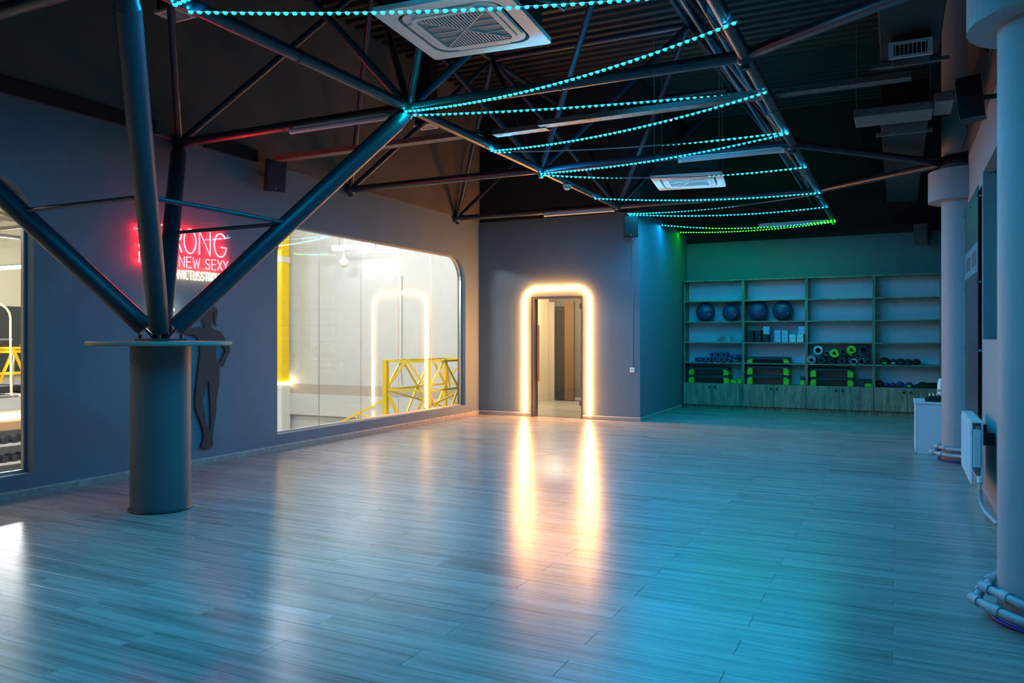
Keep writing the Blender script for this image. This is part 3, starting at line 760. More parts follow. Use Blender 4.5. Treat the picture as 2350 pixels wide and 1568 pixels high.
# ================================================================== NEON SIGN
def cap(pts, n=1): return pts
def ell(cx, cy, rx, ry, a0, a1, n=14): return [(cx + rx*cos(radians(a0 + (a1-a0)*i/n)), cy + ry*sin(radians(a0 + (a1-a0)*i/n))) for i in range(n+1)]
FONT = {
 'S': [ell(.5, .74, .40, .24, 25, 270, 12)[:-1] + ell(.5, .25, .42, .25, 90, -155, 12)],
 'T': [[(0, 1), (1, 1)], [(.5, 1), (.5, 0)]],
 'R': [[(.05, 0), (.05, 1)] + ell(.5, .74, .42, .26, 90, -90, 10) + [(.05, .48)], [(.45, .48), (.95, 0)]],
 'O': [ell(.5, .5, .48, .5, 90, 450, 24)],
 'N': [[(.05, 0), (.05, 1), (.95, 0), (.95, 1)]],
 'G': [ell(.5, .5, .47, .5, 40, 320, 20) + [(.95, .42), (.55, .42)]],
 'I': [[(.5, 0), (.5, 1)]],
 'H': [[(.05, 0), (.05, 1)], [(.05, .5), (.95, .5)], [(.95, 0), (.95, 1)]],
 'E': [[(.95, 1), (.08, 1), (.08, 0), (.95, 0)], [(.08, .52), (.8, .52)]],
 'W': [[(0, 1), (.25, 0), (.5, .8), (.75, 0), (1, 1)]],
 'X': [[(0, 0), (1, 1)], [(0, 1), (1, 0)]],
 'Y': [[(0, 1), (.5, .48), (1, 1)], [(.5, .48), (.5, 0)]],
 'A': [[(0, 0), (.5, 1), (1, 0)], [(.2, .38), (.8, .38)]],
 'V': [[(0, 1), (.5, 0), (1, 1)]],
 'C': [ell(.52, .5, .47, .5, 50, 310, 18)],
 'U': [[(.05, 1), (.05, .35)] + ell(.5, .32, .45, .32, 180, 360, 12) + [(.95, 1)]],
}
ns = thing('neon_sign', 'red and white neon lettering sign on the left wall', 'neon sign', (XL, 5.4, 2.0))
XN = .055
def letter(ch, y, z, w_, h_, r, material):
    m = MB()
    for st in FONT[ch]:
        m.tube([(XN, y + a * w_ - 5.4, z + b * h_ - 2.0) for a, b in st], r, 6)
    return m.obj('neon_letter', material, ns)
for ch, y, w_ in (('S', 5.40, .115), ('T', 5.545, .145), ('R', 5.83, .115), ('O', 5.965, .165), ('N', 6.165, .165), ('G', 6.375, .19)):
    letter(ch, y, 2.305 if ch != 'S' else 2.30, w_, .262, .0085, 'neon_red')
for word, y0, wd, gp in (('IS', 5.405, .045, .012), ('THE', 5.575, .068, .018), ('NEW', 5.905, .072, .02), ('SEXY', 6.255, .066, .02)):
    y = y0
    for ch in word:
        w_ = wd * (.5 if ch == 'I' else (1.25 if ch == 'W' else 1)); letter(ch, y, 2.155, w_, .112, .006, 'neon_red'); y += w_ + gp
y = 5.775
for ch in 'AINVICTUSSTRON':
    w_ = .016 if ch == 'I' else .042; letter(ch, y, 2.025, w_, .092, .0052, 'neon_white'); y += w_ + .0105
bp = MB().prism([[(-.04, .27), (.0, .14), (.36, .13), (.36, .0), (1.12, .0), (1.12, .13), (1.22, .15), (1.23, .60), (1.18, .615), (.55, .60), (.1, .61), (-.03, .58)]], (.030, .036), lambda a, b, h: (h, a, b)).obj('acrylic_back', 'acrylic', ns)
for a, b in ((.02, .56), (1.18, .56), (.02, .22), (1.1, .05)):
    MB().cyl((0, a, b), (.05, a, b), .010, 8).obj('standoff', 'chrome', ns)
MB().tube([(.04, .08, .15), (.05, .06, .05), (.04, .12, -.10), (.05, .10, -.25), (.03, .16, -.45), (.03, .26, -.62), (.03, .34, -.50), (.03, .38, -.34)], .005, 6).obj('power_cable', 'white_plastic', ns)
pa = thing('power_adapter', 'small glaring light on the wall below the neon sign', 'light', atX(388, 711, XL + .02))
MB().bbox((-.02, -.03, -.03), (.03, .03, .03), .006).obj('case', 'glare_bezel', pa)
MB().sphere((.045, 0, 0), .022, 12, 8).obj('lens', 'glare_led', pa)

# ================================================================== SILHOUETTE CUT-OUT
def zp(x, y): p = atX(x / 2.9045 + 180, y / 2.9045 + 680, XL + .03); return (p.y, p.z)
out = [(640,222),(720,212),(770,212),(805,206),(830,214),(843,205),(840,185),(832,165),(830,140),(835,110),(850,85),(870,78),(885,68),(905,64),(922,78),(930,105),(926,135),(917,165),(922,200),(910,182),(903,150),(905,120),(899,98),(896,130),(890,165),(884,185),(888,205),(905,222),(940,232),(962,255),(985,300),(1013,350),(1010,370),(985,425),(965,470),(940,475),(942,520),(940,580),(930,640),(922,700),(920,760),(910,830),(900,890),(895,950),(900,985),(893,1010),(870,1015),(852,1022),(835,1012),(820,1010),(825,980),(838,945),(832,890),(815,840),(795,790),(782,750),(780,690),(785,620),(792,560),(800,500),(805,450),(812,400),(815,360),(805,300),(800,285),(770,262),(720,252),(690,245),(640,240)]
arm = [(930,295),(955,320),(982,360),(965,400),(945,440),(925,430),(917,395),(920,350)]
legs = [(870,560),(873,600),(876,660),(880,740),(882,800),(880,890),(872,890),(862,880),(852,850),(845,790),(838,740),(830,718),(838,660),(855,600)]
si = MB().prism([[zp(*q) for q in out], [zp(*q) for q in arm], [zp(*q) for q in legs]], (.014, .030), XW(XL)).obj('wall_silhouette', 'silhouette_dark')
tag(si, 'dark cut-out figure of a ponytailed woman on the left wall', 'wall decoration')
for q in ((850, 140), (860, 420), (850, 950), (905, 700)):
    a, b = zp(*q); MB().cyl((XL, a, b), (XL + .016, a, b), .012, 8).obj('spacer', 'black_plastic', si)

# ================================================================== SHELVING IN THE ALCOVE
SYF, SYB = 15.46, 15.86                       # front and back of the shelving
DIV = [-3.815, -2.665, -1.52, -0.385, 0.69]
SZ = [0.51, 0.915, 1.312, 1.716, 2.118, 2.50] # shelf tops
TH = .022
bay_names = ['shelving bay at the left end holding two gym balls, rollers and stacked steps', 'second shelving bay from the left with two gym balls and stacked blocks', 'third shelving bay from the left with rolled mats', 'shelving bay at the right end beside the pillar with dark fabric gear']
bays = []
for b in range(4):
    x0, x1 = DIV[b] + .002, DIV[b + 1] - .002
    t = thing('shelving_unit', bay_names[b], 'shelf', (x0, SYF, 0)); W_ = x1 - x0; D_ = SYB - SYF; bays.append((x0, x1))
    for a in (0, W_ - TH): MB().box((a, .02, 0), (a + TH, D_, SZ[5])).obj('side_panel', 'oak', t)
    for z in SZ[:-1]: MB().box((TH, .005, z - TH), (W_ - TH, D_ - .015, z)).obj('shelf', 'oak', t)
    MB().box((-.001, 0.0, SZ[5]), (W_ + .001, D_, SZ[5] + TH)).obj('top_board', 'oak', t)
    MB().box((TH, D_ - .012, SZ[0]), (W_ - TH, D_ - .003, SZ[5])).obj('back_panel', 'white_board', t)
    for k in range(2):
        a = .003 + k * W_ / 2; c = a + W_ / 2 - .006
        d = MB().bbox((a, -.018, .085), (c, 0.0, SZ[0] - .006), .002).obj('door', 'oak', t)
        kx = c - .05 if k == 0 else a + .05
        MB().lathe([(.0001, 0.030), (.018, .028), (.022, .018), (.010, .010), (.010, 0)], n=12, mtx=Matrix.Translation((kx, -.018, SZ[0] - .075)) @ Matrix.Rotation(pi/2, 4, 'X')).obj('knob', 'black_plastic', d)
    MB().box((0, .04, 0), (W_, .058, .082)).obj('plinth', 'oak', t)

def sy(px, Y=SYF + .12): return lambda: None
def X_at(px, Y): return atY(px, 700, Y).x
# gym balls
for px, r, lab in ((1619, .186, 'blue gym ball at the left end of the ball shelf'), (1678, .170, 'smaller darker gym ball, second from the left'), (1740, .188, 'blue gym ball, third from the left, just right of the shelf divider'), (1796, .189, 'blue gym ball at the right end of the row of balls')):
    Y = SYF + .18
    t = thing('gym_ball', lab, 'gym ball', (X_at(px, Y), Y, SZ[3]), 0, 'gym balls on the shelf')
    m = MB(); pr = []
    for i in range(33):
        a = pi * i / 32; q = r * (1 + .004 * cos(18 * a) * (1 if 8 < i < 24 else 0)); pr.append((max(1e-4, q * sin(a)), r - q * cos(a)))
    m.lathe(pr, n=32).obj('ball', 'ball_blue', t)
    MB().cyl((r * .55, -r * .80, r * .75), (r * .57, -r * .83, r * .74), .010, 10).obj('valve_plug', 'white_plastic', t)
# clear box with pink balls
Y = SYF + .10; x0 = X_at(1645, Y); x1 = X_at(1683, Y)
bx = thing('clear_box', 'clear plastic box holding small pink balls', 'box', (x0, Y - .07, SZ[2]))
wb = x1 - x0; m = MB()
for a, b in (((0, 0, .004), (wb, .003, .14)), ((0, .14, .004), (wb, .143, .14)), ((0, 0, .004), (.003, .143, .14)), ((wb - .003, 0, .004), (wb, .143, .14))): m.box(a, b)
m.obj('walls', 'clear_box', bx); MB().box((0, 0, 0), (wb, .143, .004)).obj('bottom', 'block_white', bx)
MB().prism([[(-.006, -.006), (wb + .006, -.006), (wb + .006, .149), (-.006, .149)], [(.004, .004), (wb - .004, .004), (wb - .004, .139), (.004, .139)]], (.135, .143), lambda a, b, h: (a, b, h)).obj('rim', 'clear_box', bx)
for k, (a, b, z) in enumerate(((.045, .05, .034), (.115, .05, .034), (.085, .06, .092), (.135, .10, .085), (.29, .05, .034), (.285, .06, .095), (.06, .11, .034), (.21, .10, .03))):
    if a > wb - .03: a = wb - .04
    o = tag(MB().sphere((0, 0, 0), .029, 12, 8).obj('massage_ball', 'pink_rubber' if k != 7 else 'mat_pale', None, (x0 + a, Y - .07 + b, SZ[2] + z - .0)), None, 'ball', 'small balls in the clear box')
    o['label'] = 'small pink ball inside the clear plastic box' if k != 7 else 'small pale ball inside the clear plastic box'
# foam rollers, ends to the front
def roller_mesh():
    n = 36; m = MB(); L = .36; ro, ri = .0525, .038
    def ring(y, f): return [(f(k) * cos(2*pi*k/n), y, f(k) * sin(2*pi*k/n)) for k in range(n)]
    o_ = lambda k: ro if k % 3 else ro - .008; i_ = lambda k: ri
    R = [ring(0, i_), ring(0, o_), ring(L, o_), ring(L, i_)]
    vs = [q for r in R for q in r]; fs = []
    for a in range(4):
        b = (a + 1) % 4; fs += [(a*n+k, a*n+(k+1) % n, b*n+(k+1) % n, b*n+k) for k in range(n)]
    return m.add(vs, fs).mesh('roller_foam')
rm = roller_mesh(); rm.materials.append(M['roller_blue'])
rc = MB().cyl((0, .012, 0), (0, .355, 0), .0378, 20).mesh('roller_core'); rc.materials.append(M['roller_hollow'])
rl = [(1598, 0, 'first'), (1612, 0, 'second'), (1625, 0, 'third'), (1640.5, 0, 'fourth'), (1654.5, 0, 'fifth'), (1668, 0, 'sixth'), (1634, 1, 'first'), (1647.5, 1, 'second'), (1661, 1, 'third'), (1679.5, .55, 'tilted')]
for px, lev, od in rl:
    x = X_at(px, SYF); z = SZ[1] + .053 + lev * .096
    lab = f'blue foam roller, {od} from the left in the ' + ('bottom row' if lev == 0 else 'upper row') if od != 'tilted' else 'blue foam roller lying aslant at the right of the pile'
    t = thing('foam_roller', lab, 'foam roller', (x, SYF + .015, z), 0 if od != 'tilted' else -.35, 'foam rollers on the shelf')
    for nm, me in (('foam', rm), ('core', rc)):
        o = bpy.data.objects.new(nm, me); COL.objects.link(o); o.parent = t
# aerobic steps
def step(label, px0, px1, z, h=.10, tall=False, group='stacked aerobic steps'):
    Y = SYF + .02; x0, x1 = X_at(px0, Y), X_at(px1, Y); L = x1 - x0
    t = thing('aerobic_step', label, 'step platform', (x0, Y, z), 0, group)
    MB().bbox((0, 0, h - .062), (L, .30, h), .014).obj('deck', 'step_black', t)
    MB().bbox((.05, .02, h), (L - .05, .28, h + .004), .002).obj('grip_surface', 'mat_dark', t)
    hh = h - .062
    for a in (.012, L - .112):
        for b in (.004, .20):
            f = MB(); f.bbox((a, b - .006, 0), (a + .10, b + .09, hh + .004), .006); f.bbox((a + (.03 if a < L/2 else 0), b - .007, hh), (a + (.10 if a < L/2 else .07), b + .02, hh + .026), .004)
            f.obj('foot', 'step_green', t)
    return t
step('lower black step with green feet in the left bay', 1579, 1674, SZ[0], .148)
step('upper black step with green feet in the left bay', 1579, 1673, SZ[0] + .155, .148)
step('lower black step with green feet in the second bay', 1713, 1812, SZ[0], .170)
step('upper black step with green feet in the second bay', 1713, 1812, SZ[0] + .178, .172)
step('single black step lying on the shelf above the second bay stack', 1713, 1812, SZ[1], .115, group='single steps')
step('lower black step with green feet in the third bay', 1858, 1960, SZ[0], .152)
step('upper black step with green feet in the third bay', 1858, 1960, SZ[0] + .160, .160)
# loose risers beside the steps
for k, (px0, px1, h, lab) in enumerate(((1677, 1690, .075, 'low green riser block beside the left steps'), (1692, 1702, .10, 'taller green riser block at the left bay divider'), (1836, 1847, .16, 'black and green riser block in the second bay'), (1968, 2001, .135, 'black riser block with a green foot in the third bay'))):
    Y = SYF + .06; x0, x1 = X_at(px0, Y), X_at(px1, Y)
    t = thing('step_riser', lab, 'riser block', (x0, Y, SZ[0]), 0, 'loose risers')
    w_ = x1 - x0; gh = h if k < 2 else h * .58
    MB().bbox((0 if k < 3 else w_ * .5, 0, 0), (w_, .2, gh if k < 3 else h * .45), .006).obj('foot', 'step_green', t)
    if k == 2: MB().bbox((0, .0, gh + .001), (w_, .2, h), .01).obj('top', 'step_black', t)
    elif k == 3: MB().bbox((-.0, .012, 0.0), (w_ * .49, .2, h), .01).obj('top', 'step_black', t); MB().bbox((w_ * .5, .004, h * .46), (w_, .2, h), .01).obj('top', 'step_black', t)
    else: MB().bbox((.006, .006, gh), (w_ - .006, .19, gh + .008), .003).obj('top', 'step_black', t)
# yoga blocks
bl = 0
yb = MB().bbox((0, 0, 0), (.118, .22, .074), .006).mesh('yoga_block')
for c in ('block_white', 'block_blue', 'block_dark'):
    pass
bmesh_by = {}
for c in ('block_white', 'block_blue', 'block_dark'):
    me = MB().bbox((0, 0, 0), (.116, .22, .074), .006).mesh('yoga_block'); me.materials.append(M[c]); bmesh_by[c] = me
Yk = SYF + .03
def put(px, lvl, c, lab, dz=0.0):
    o = bpy.data.objects.new('yoga_block', bmesh_by[c]); COL.objects.link(o); o.location = (X_at(px, Yk), Yk, SZ[2] + lvl * .0755 + dz)
    tag(o, lab, 'yoga block', 'yoga blocks on the shelf')
nm = ['bottom', 'second', 'third', 'top']
for k, px in enumerate((1777, 1793.5)):
    for l in range(3): put(px, l, 'block_blue', f'pale blue yoga block, {nm[l]} of the {("first", "second")[k]} pale stack')
for k, px in enumerate((1811, 1828.6)):
    for l in range(2 if k == 0 else 2): put(px, l, 'block_white', f'near white yoga block, {nm[l]} of the {("left", "right")[k]} white stack')
for l in (2, 3): put(1832, l, 'block_blue', f'pale blue yoga block set back at the divider, {nm[l]} of its stack')
for k, px in enumerate((1714.5, 1732, 1749.5)):
    for l in range(3 if k < 2 else 2): put(px, l, 'block_dark', f'black yoga block, {nm[l]} of the {("left", "middle", "right")[k]} dark stack')
for l in (2, 3): put(1751.5, l, 'block_blue', f'grey blue yoga block on the dark stack, {"lower" if l == 2 else "upper"} one')
# rolled mats in the third bay
def spiral_roll(label, px, z, r0, turns, th, L, material, rz=0.0, squash=1.0, tail=0.0, yo=0.0):
    Y = SYF + .01 + yo
    t = thing('rolled_mat', label, 'yoga mat', (X_at(px, SYF), Y, z), rz, 'rolled mats on the shelf')
    n = int(26 * turns); inn = []; outr = []
    for i in range(n + 1):
        a = 2 * pi * turns * i / n; r = r0 + (th * 1.02) * a / (2 * pi)
        inn.append((r * cos(a), r * sin(a) * squash)); outr.append(((r + th * .9) * cos(a), (r + th * .9) * sin(a) * squash))
    if tail:
        a = 2 * pi * turns
        for k in range(1, 7):
            r = r0 + th * 1.02 * turns + tail * k / 6; b = a + k * .28
            inn.append((r * cos(b), r * sin(b))); outr.append(((r + th) * cos(b), (r + th) * sin(b)))
    m = len(inn); zmin = min(q[1] for q in outr)
    vs = []
    for y in (0, L):
        vs += [(a, y, b - zmin) for a, b in inn] + [(a, y, b - zmin) for a, b in outr]
    fs = []
    for i in range(m - 1):
        fs += [(i, i+1, m+i+1, m+i), (2*m+i, 3*m+i, 3*m+i+1, 2*m+i+1), (m+i, m+i+1, 3*m+i+1, 3*m+i), (i, 2*m+i, 2*m+i+1, i+1)]
    fs += [(0, m, 3*m, 2*m), (m-1, 3*m-1, 4*m-1, 2*m-1)]
    MB().add(vs, fs).obj('roll', material, t)
    return t
z1 = SZ[1]
spiral_roll('grey rolled mat at the left end of the mat shelf', 1862, z1, .025, 2.6, .018, .36, 'mat_grey')
spiral_roll('pale loosely rolled mat at the top left of the pile', 1877, z1 + .17, .042, 2.4, .014, .36, 'mat_pale')
spiral_roll('dark oval mat loop left of the first green mat', 1897.5, z1 + .16, .030, 1.2, .012, .36, 'mat_grey', 0, .85)
spiral_roll('bright green tightly rolled mat, the left one', 1914.5, z1 + .119, .020, 3.0, .017, .36, 'mat_green')
spiral_roll('bright green rolled mat with its end curling up, the right one', 1954, z1 + .16, .020, 2.5, .018, .36, 'mat_green', 0, 1, .02)
spiral_roll('thin grey mat loop under the right green mat', 1969.5, z1 + .125, .030, 1.2, .009, .36, 'mat_grey', 0, .7)
spiral_roll('pale grey mat loop on the shelf below the right green mat', 1959, z1, .040, 1.3, .011, .36, 'mat_pale', 0, .85)
spiral_roll('grey folded mat loop at the right of the mat pile', 1976.5, z1 + .001, .040, 1.2, .010, .36, 'mat_grey')
spiral_roll('dark bluish rolled mat at the upper right of the pile', 1982, z1 + .195, .046, 1.5, .013, .36, 'fabric_purple')
spiral_roll('black rolled mat at the bottom between the green mats', 1932, z1, .02, 3.6, .013, .36, 'mat_dark')
spiral_roll('black rolled mat at the bottom left of the pile', 1885, z1, .02, 3.4, .013, .36, 'mat_dark')
spiral_roll('black rolled mat at the top between the green mats', 1934.5, z1 + .162, .02, 3.0, .013, .36, 'mat_dark')
spiral_roll('black rolled mat at the bottom right behind the loops', 1993, z1, .02, 2.5, .013, .36, 'mat_dark')
spiral_roll('dark rolled mat under the left green mat', 1908.5, z1, .02, 1.9, .013, .36, 'mat_dark')
# soft weights in the right bay
def weight(label, px, z, r, L, material, band=None, squash=.8, rz=0.0, yo=.08):
    Y = SYF + yo; r *= .84
    t = thing('ankle_weight', label, 'ankle weight', (X_at(px, Y), Y, z), rz, 'soft weights on the right shelves')
    m = MB(); n = 20; k = 14; vs = []; fs = []
    for i in range(k + 1):
        s = i / k; q = r * (.55 + .45 * sin(pi * s) ** .4) * (1 + .05 * sin(6 * pi * s))
        vs += [(q * cos(2*pi*j/n) * (1 + .06 * sin(3*j)), s * L, r * squash + q * squash * sin(2*pi*j/n)) for j in range(n)]
    for i in range(k): fs += [(i*n+j, i*n+(j+1) % n, (i+1)*n+(j+1) % n, (i+1)*n+j) for j in range(n)]
    fs += [tuple(range(n)), tuple(k*n + j for j in range(n))]
    m.add(vs, fs, True).obj('pad', material, t)
    if band: MB().bbox((-r * .5, -.012, .012), (r * .5, .004, .045), .004).obj('strap', band, t)
for k, (px, r, bd, lab) in enumerate(((2030, .095, 'step_green', 'large black soft weight with a green strap'), (2050, .075, 'mat_pale', 'black soft weight with a pale strap, second on its shelf'), (2066, .085, 'fabric_purple', 'black soft weight with a violet strap in the middle'), (2084, .078, 'fabric_purple', 'black soft weight with a dull strap, second from the right'), (2103, .080, None, 'plain black soft weight at the right end'))):
    weight(lab, px, SZ[1], r, .22, 'fabric_dark', bd)
for k, (px, r, c, lab) in enumerate(((2018, .085, 'fabric_dark', 'black soft weight at the left of the lowest right shelf'), (2035, .06, 'fabric_purple', 'small violet soft weight on the lowest right shelf'), (2049, .062, 'fabric_purple', 'dark violet soft weight, third on the lowest right shelf'), (2066, .075, 'fabric_purple', 'taller violet soft weight, fourth on the lowest right shelf'), (2086, .072, 'fabric_purple', 'violet soft weight beside the dark heap'))):
    weight(lab, px, SZ[0], r, .2, c, 'step_green' if k == 4 else None)
hp = thing('jump_rope_heap', 'dark heap of bands at the right end of the lowest shelf', 'bands', (X_at(2130, SYF + .15), SYF + .15, SZ[0]), 0)
for k in range(7):
    pts = []
    a0 = random.random() * 6
    for i in range(26):
        a = a0 + i * 2 * pi / 25; pts.append((.20 * cos(a) * (1 + .2 * sin(2*a + k)) + .02 * k - .06, .09 * sin(a), .014 + .012 * k + .010 * sin(3 * a + k)))
    MB().tube(pts, .011, 6).obj('band', 'fabric_dark', hp)
# ================================================================== THINGS ALONG THE OUTER WALL
# white cabinet behind the far pillar
wc0 = Vector((.19, 10.62, 0))
wcab = thing('white_cabinet', 'low white cabinet behind the far pillar', 'cabinet', wc0)
MB().bbox((0.0, 0, .02), (.018, .62, .60), .002).obj('front_panel', 'white_board', wcab)
MB().bbox((.02, 0, .0), (.50, .018, .60), .002).obj('side_panel', 'white_board', wcab)
MB().bbox((.02, .602, .0), (.50, .62, .60), .002).obj('side_panel', 'white_board', wcab)
MB().bbox((-.012, -.012, .602), (.50, .63, .628), .003).obj('top_board', 'white_board', wcab)
for a, b in ((.05, .42), (.05, .17), (.03, .06)):
    MB().cyl((.02 + a, -.002, b), (.02 + a, .001, b), .005, 8).obj('screw_cover', 'grille_grey', wcab)
mxr = thing('audio_mixer', 'black audio mixer with rows of knobs on the white cabinet', 'mixer', (.30, 10.66, .628))
MB().prism([[(0, 0), (.40, 0), (.40, .085), (.02, .065), (0, .05)]], (0.0, .36), lambda a, b, h: (a, h, b)).obj('case', 'black_plastic', mxr)
for i in range(9):
    for j in range(3):
        MB().cyl((.05 + i * .04, .06 + j * .1, .068 + i * .002), (.05 + i * .04, .06 + j * .1, .086 + i * .002), .009, 8).obj('knob', 'white_plastic', mxr)
dl = thing('pale_appliance', 'pale rounded appliance standing behind the audio mixer', 'appliance', (.50, 11.12, .628))  # plain pale rounded body, not modelled as a fan
MB().lathe([(.0001, 0), (.07, 0), (.075, .02), (.06, .05), (.055, .20), (.04, .26), (.0001, .27)], n=24).obj('body', 'white_plastic', dl)
MB().lathe([(.056, .10), (.062, .10), (.062, .13), (.056, .13)], n=24).obj('ring', 'grille_grey', dl)

# radiator below the window
rd = thing('radiator', 'white panel radiator on the outer wall between the pillars', 'radiator', (.52, 7.17, .235))
RL, RH, RT = 1.0, .50, .085
MB().bbox((0, 0, 0), (.014, RL, RH), .005).obj('front_panel', 'radiator_white', rd)
MB().bbox((RT - .014, 0, 0), (RT, RL, RH), .005).obj('rear_panel', 'radiator_white', rd)
MB().bbox((.0, -.003, RH - .012), (RT, RL, RH + .004), .004).obj('top_cover', 'radiator_white', rd)
MB().bbox((.016, -.004, .14), (RT - .016, .004, RH - .06), .003).obj('side_cover', 'radiator_white', rd)
for i in range(24):
    y = .03 + i * (RL - .06) / 23; MB().bbox((-.005, y - .008, .03), (.001, y + .008, RH - .03), .004).obj('rib', 'radiator_white', rd)
for i in range(3): MB().bbox((.024 + i * .016, -.009, .16), (.032 + i * .016, -.003, RH - .12), .003).obj('side_rib', 'radiator_white', rd)
MB().cyl((.045, -.016, RH - .045), (.045, .002, RH - .045), .014, 14).obj('bleed_plug', 'chrome', rd)
MB().cyl((.045, -.022, RH - .045), (.045, -.016, RH - .045), .006, 8).obj('plug_key', 'black_plastic', rd)
v = MB(); v.cyl((.06, -.03, .03), (.06, -.03, .075), .022, 14, .020); v.obj('valve_head', 'white_plastic', rd)
v = MB(); v.cyl((.06, -.03, -.03), (.06, -.03, .03), .012, 10); v.cyl((.06, -.03, .005), (.06, .02, .005), .010, 8); v.obj('valve_body', 'chrome', rd)
MB().tube([(.06, -.03, -.03), (.06, -.032, -.09), (.065, -.05, -.13), (.085, -.14, -.175), (.13, -.50, -.19)], .016, 10).obj('feed_pipe', 'pipe_grey', rd)
for y in (.15, .85): MB().bbox((RT, y, .30), (RT + .093, y + .03, .40), .002).obj('wall_bracket', 'steel_black', rd)

# heating pipes round the pillar feet
def pipes(label, Y, rr, rear=.55):
    t = thing('heating_pipe', label, 'pipe', (XR, Y, 0))
    for k, (o, z) in enumerate(((0.0, .150), (.045, .085))):
        R_ = rr + o
        P = [(-.06, rear, z), (-.06, R_ * 1.0, z), (-.20, R_ * .98, z), (-R_ + .01, R_ * .30, z), (-R_ - .02, -.06, z), (-R_ + .05, -R_ * .60, z), (-.18, -R_ * .98, z), (-.06, -R_ * 1.08, z), (-.06, -.75, z)]
        MB().tube(P, .021, 10).obj('pipe_run', 'pipe_grey', t)
        for i in (3, 4, 5):
            a, b = Vector(P[i]), Vector(P[i + 1]); d = (b - a).normalized()
            MB().cyl(a - d * .03, a + d * .035, .027, 12).obj('coupling', 'pipe_grey', t)
    MB().tube([(-.262 * cos(a), -.262 * sin(a), .014) for a in [radians(-80 + 10 * i) for i in range(17)]], .008, 6).obj('blue_cable', 'cable_blue', t)
    MB().tube([(-.280 * cos(a), -.280 * sin(a), .009) for a in [radians(-70 + 10 * i) for i in range(15)]], .007, 6).obj('blue_cable', 'cable_blue', t)
    return t
pipes('pair of grey heating pipes bent round the nearest pillar foot', NP, .285)
pipes('pair of grey heating pipes bent round the far pillar foot', FP, .275, .332)

# dark glass panel with stand-offs
gp = thing('glass_panel', 'tall dark glass panel with a printed band on the outer wall', 'glass panel', (XR, 8.42, .62))
MB().bbox((-.034, 0, 0), (-.026, 1.50, 2.19), .001).obj('glass', 'mirror_dark', gp)
for a, b in ((.05, 2.1), (.05, 1.30), (.05, .66), (1.45, 2.1), (1.45, 1.30), (1.45, .66), (.75, 2.1)):
    MB().cyl((-.044, a, b), (-.001, a, b), .014, 12).obj('standoff', 'chrome', gp)
bd = MB().box((-.0355, .0, 1.40), (-.0345, 1.50, 1.68)).obj('printed_band', 'band_pale', gp)
for a, b in ((.12, .62), (.80, 1.38)): MB().box((-.0362, a, 1.47), (-.0356, b, 1.61)).obj('faded_print', 'band_text', bd)

# ================================================================== THE HALL BEHIND THE WINDOWS
HZ = -2.2
struct('floor_hall', MB().box((-24.3, -8, HZ - .2), (XL - .3, 16.2, HZ)), 'hall_floor', 'pale floor of the gym hall below the windows')
struct('wall_hall_far', MB().box((-14.7, 16.0, HZ), (XL - .3, 16.2, 5.9)), 'hall_wall', 'light grey hall wall behind the wide window')
struct('wall_hall_end', MB().box((-24.5, -8, HZ), (-24.3, 16.2, 5.9)), 'hall_beige', 'beige end wall of the hall')
struct('wall_hall_far_left', MB().box((-24.3, 19.0, HZ), (-14.7, 19.2, 5.9)), 'hall_beige')
struct('wall_hall_return', MB().box((-14.78, 16.0, HZ), (-14.7, 19.0, 5.9)), 'hall_wall')
struct('wall_hall_near', MB().box((-24.3, -8.2, HZ), (XL - .3, -8, 5.9)), 'hall_beige')
struct('ceiling_hall', MB().box((-24.3, -8, 5.6), (XL - .31, 19.2, 5.85)), 'hall_beige', 'beige ceiling of the hall')
struct('wall_hall_below', MB().box((XL - .3, YBACK, HZ), (XL, 16.0, -.25)), 'hall_wall')
struct('trim_1', MB().box((-14.6, 15.93, -.06), (XL - .32, 16.0, .19)), 'hall_band', 'grey band along the hall wall, ledge shade in its colour')  # shadow of the ledge put into the strip's darker colour
struct('trim_2', MB().box((-14.6, 15.86, -.6), (XL - .32, 16.0, -.06)), 'hall_wall')
# yellow post at the wall end
yp = thing('yellow_post', 'tall yellow post at the left edge of the wide window', 'post', (-14.42, 15.7, HZ))
MB().bbox((-.14, -.14, 2.45), (.14, .14, 7.0), .006).obj('shaft', 'yellow_steel', yp)
MB().bbox((-.16, -.16, 0), (.16, .16, 2.38), .006).obj('base', 'hall_white', yp)
MB().bbox((-.17, -.17, 2.381), (.17, .17, 2.449), .003).obj('light_band', 'hall_strip', yp)
MB().bbox((-.16, -.16, 5.55), (.16, .16, 5.70), .003).obj('white_band', 'hall_white', yp)
# fluorescent lamps of the hall
def hall_lamp(label, loc, along='X', L=1.25, mt='hall_tube'):
    t = thing('fluorescent_lamp', label, 'lamp', loc, 0 if along == 'X' else pi / 2, 'lit lamps of the hall')
    MB().cyl((-L / 2, 0, 0), (L / 2, 0, 0), .034, 14).obj('lit_tube', mt, t)
    MB().bbox((-L / 2 - .02, -.05, .045), (L / 2 + .02, .05, .085), .006).obj('housing', 'hall_white', t)
    for a in (-L / 2, L / 2): MB().bbox((a - .02, -.03, -.036), (a + .02, .03, .044), .004).obj('end_cap', 'hall_white', t)
    for a in (-L / 3, L / 3): MB().cyl((a, 0, .08), (a, 0, 5.6 - loc[2]), .006, 6).obj('wire', 'hall_steel', t)
hall_lamp('glaring lit lamp high on the hall wall behind the wide window', (-11.75, 15.25, 3.56), mt='hall_tube_soft')
hall_lamp('lit hall lamp on the middle row', (-11.2, 11.6, 4.4))
hall_lamp('added hall lamp, hidden above the wide window, lighting the hall wall', (-8.9, 12.3, 4.6))  # extra unseen lamp, added to light the hall wall more evenly
hall_lamp('added hall lamp, out of view, brightening the yellow truss', (-9.4, 8.0, 3.5))  # extra unseen lamp, added to brighten the yellow truss
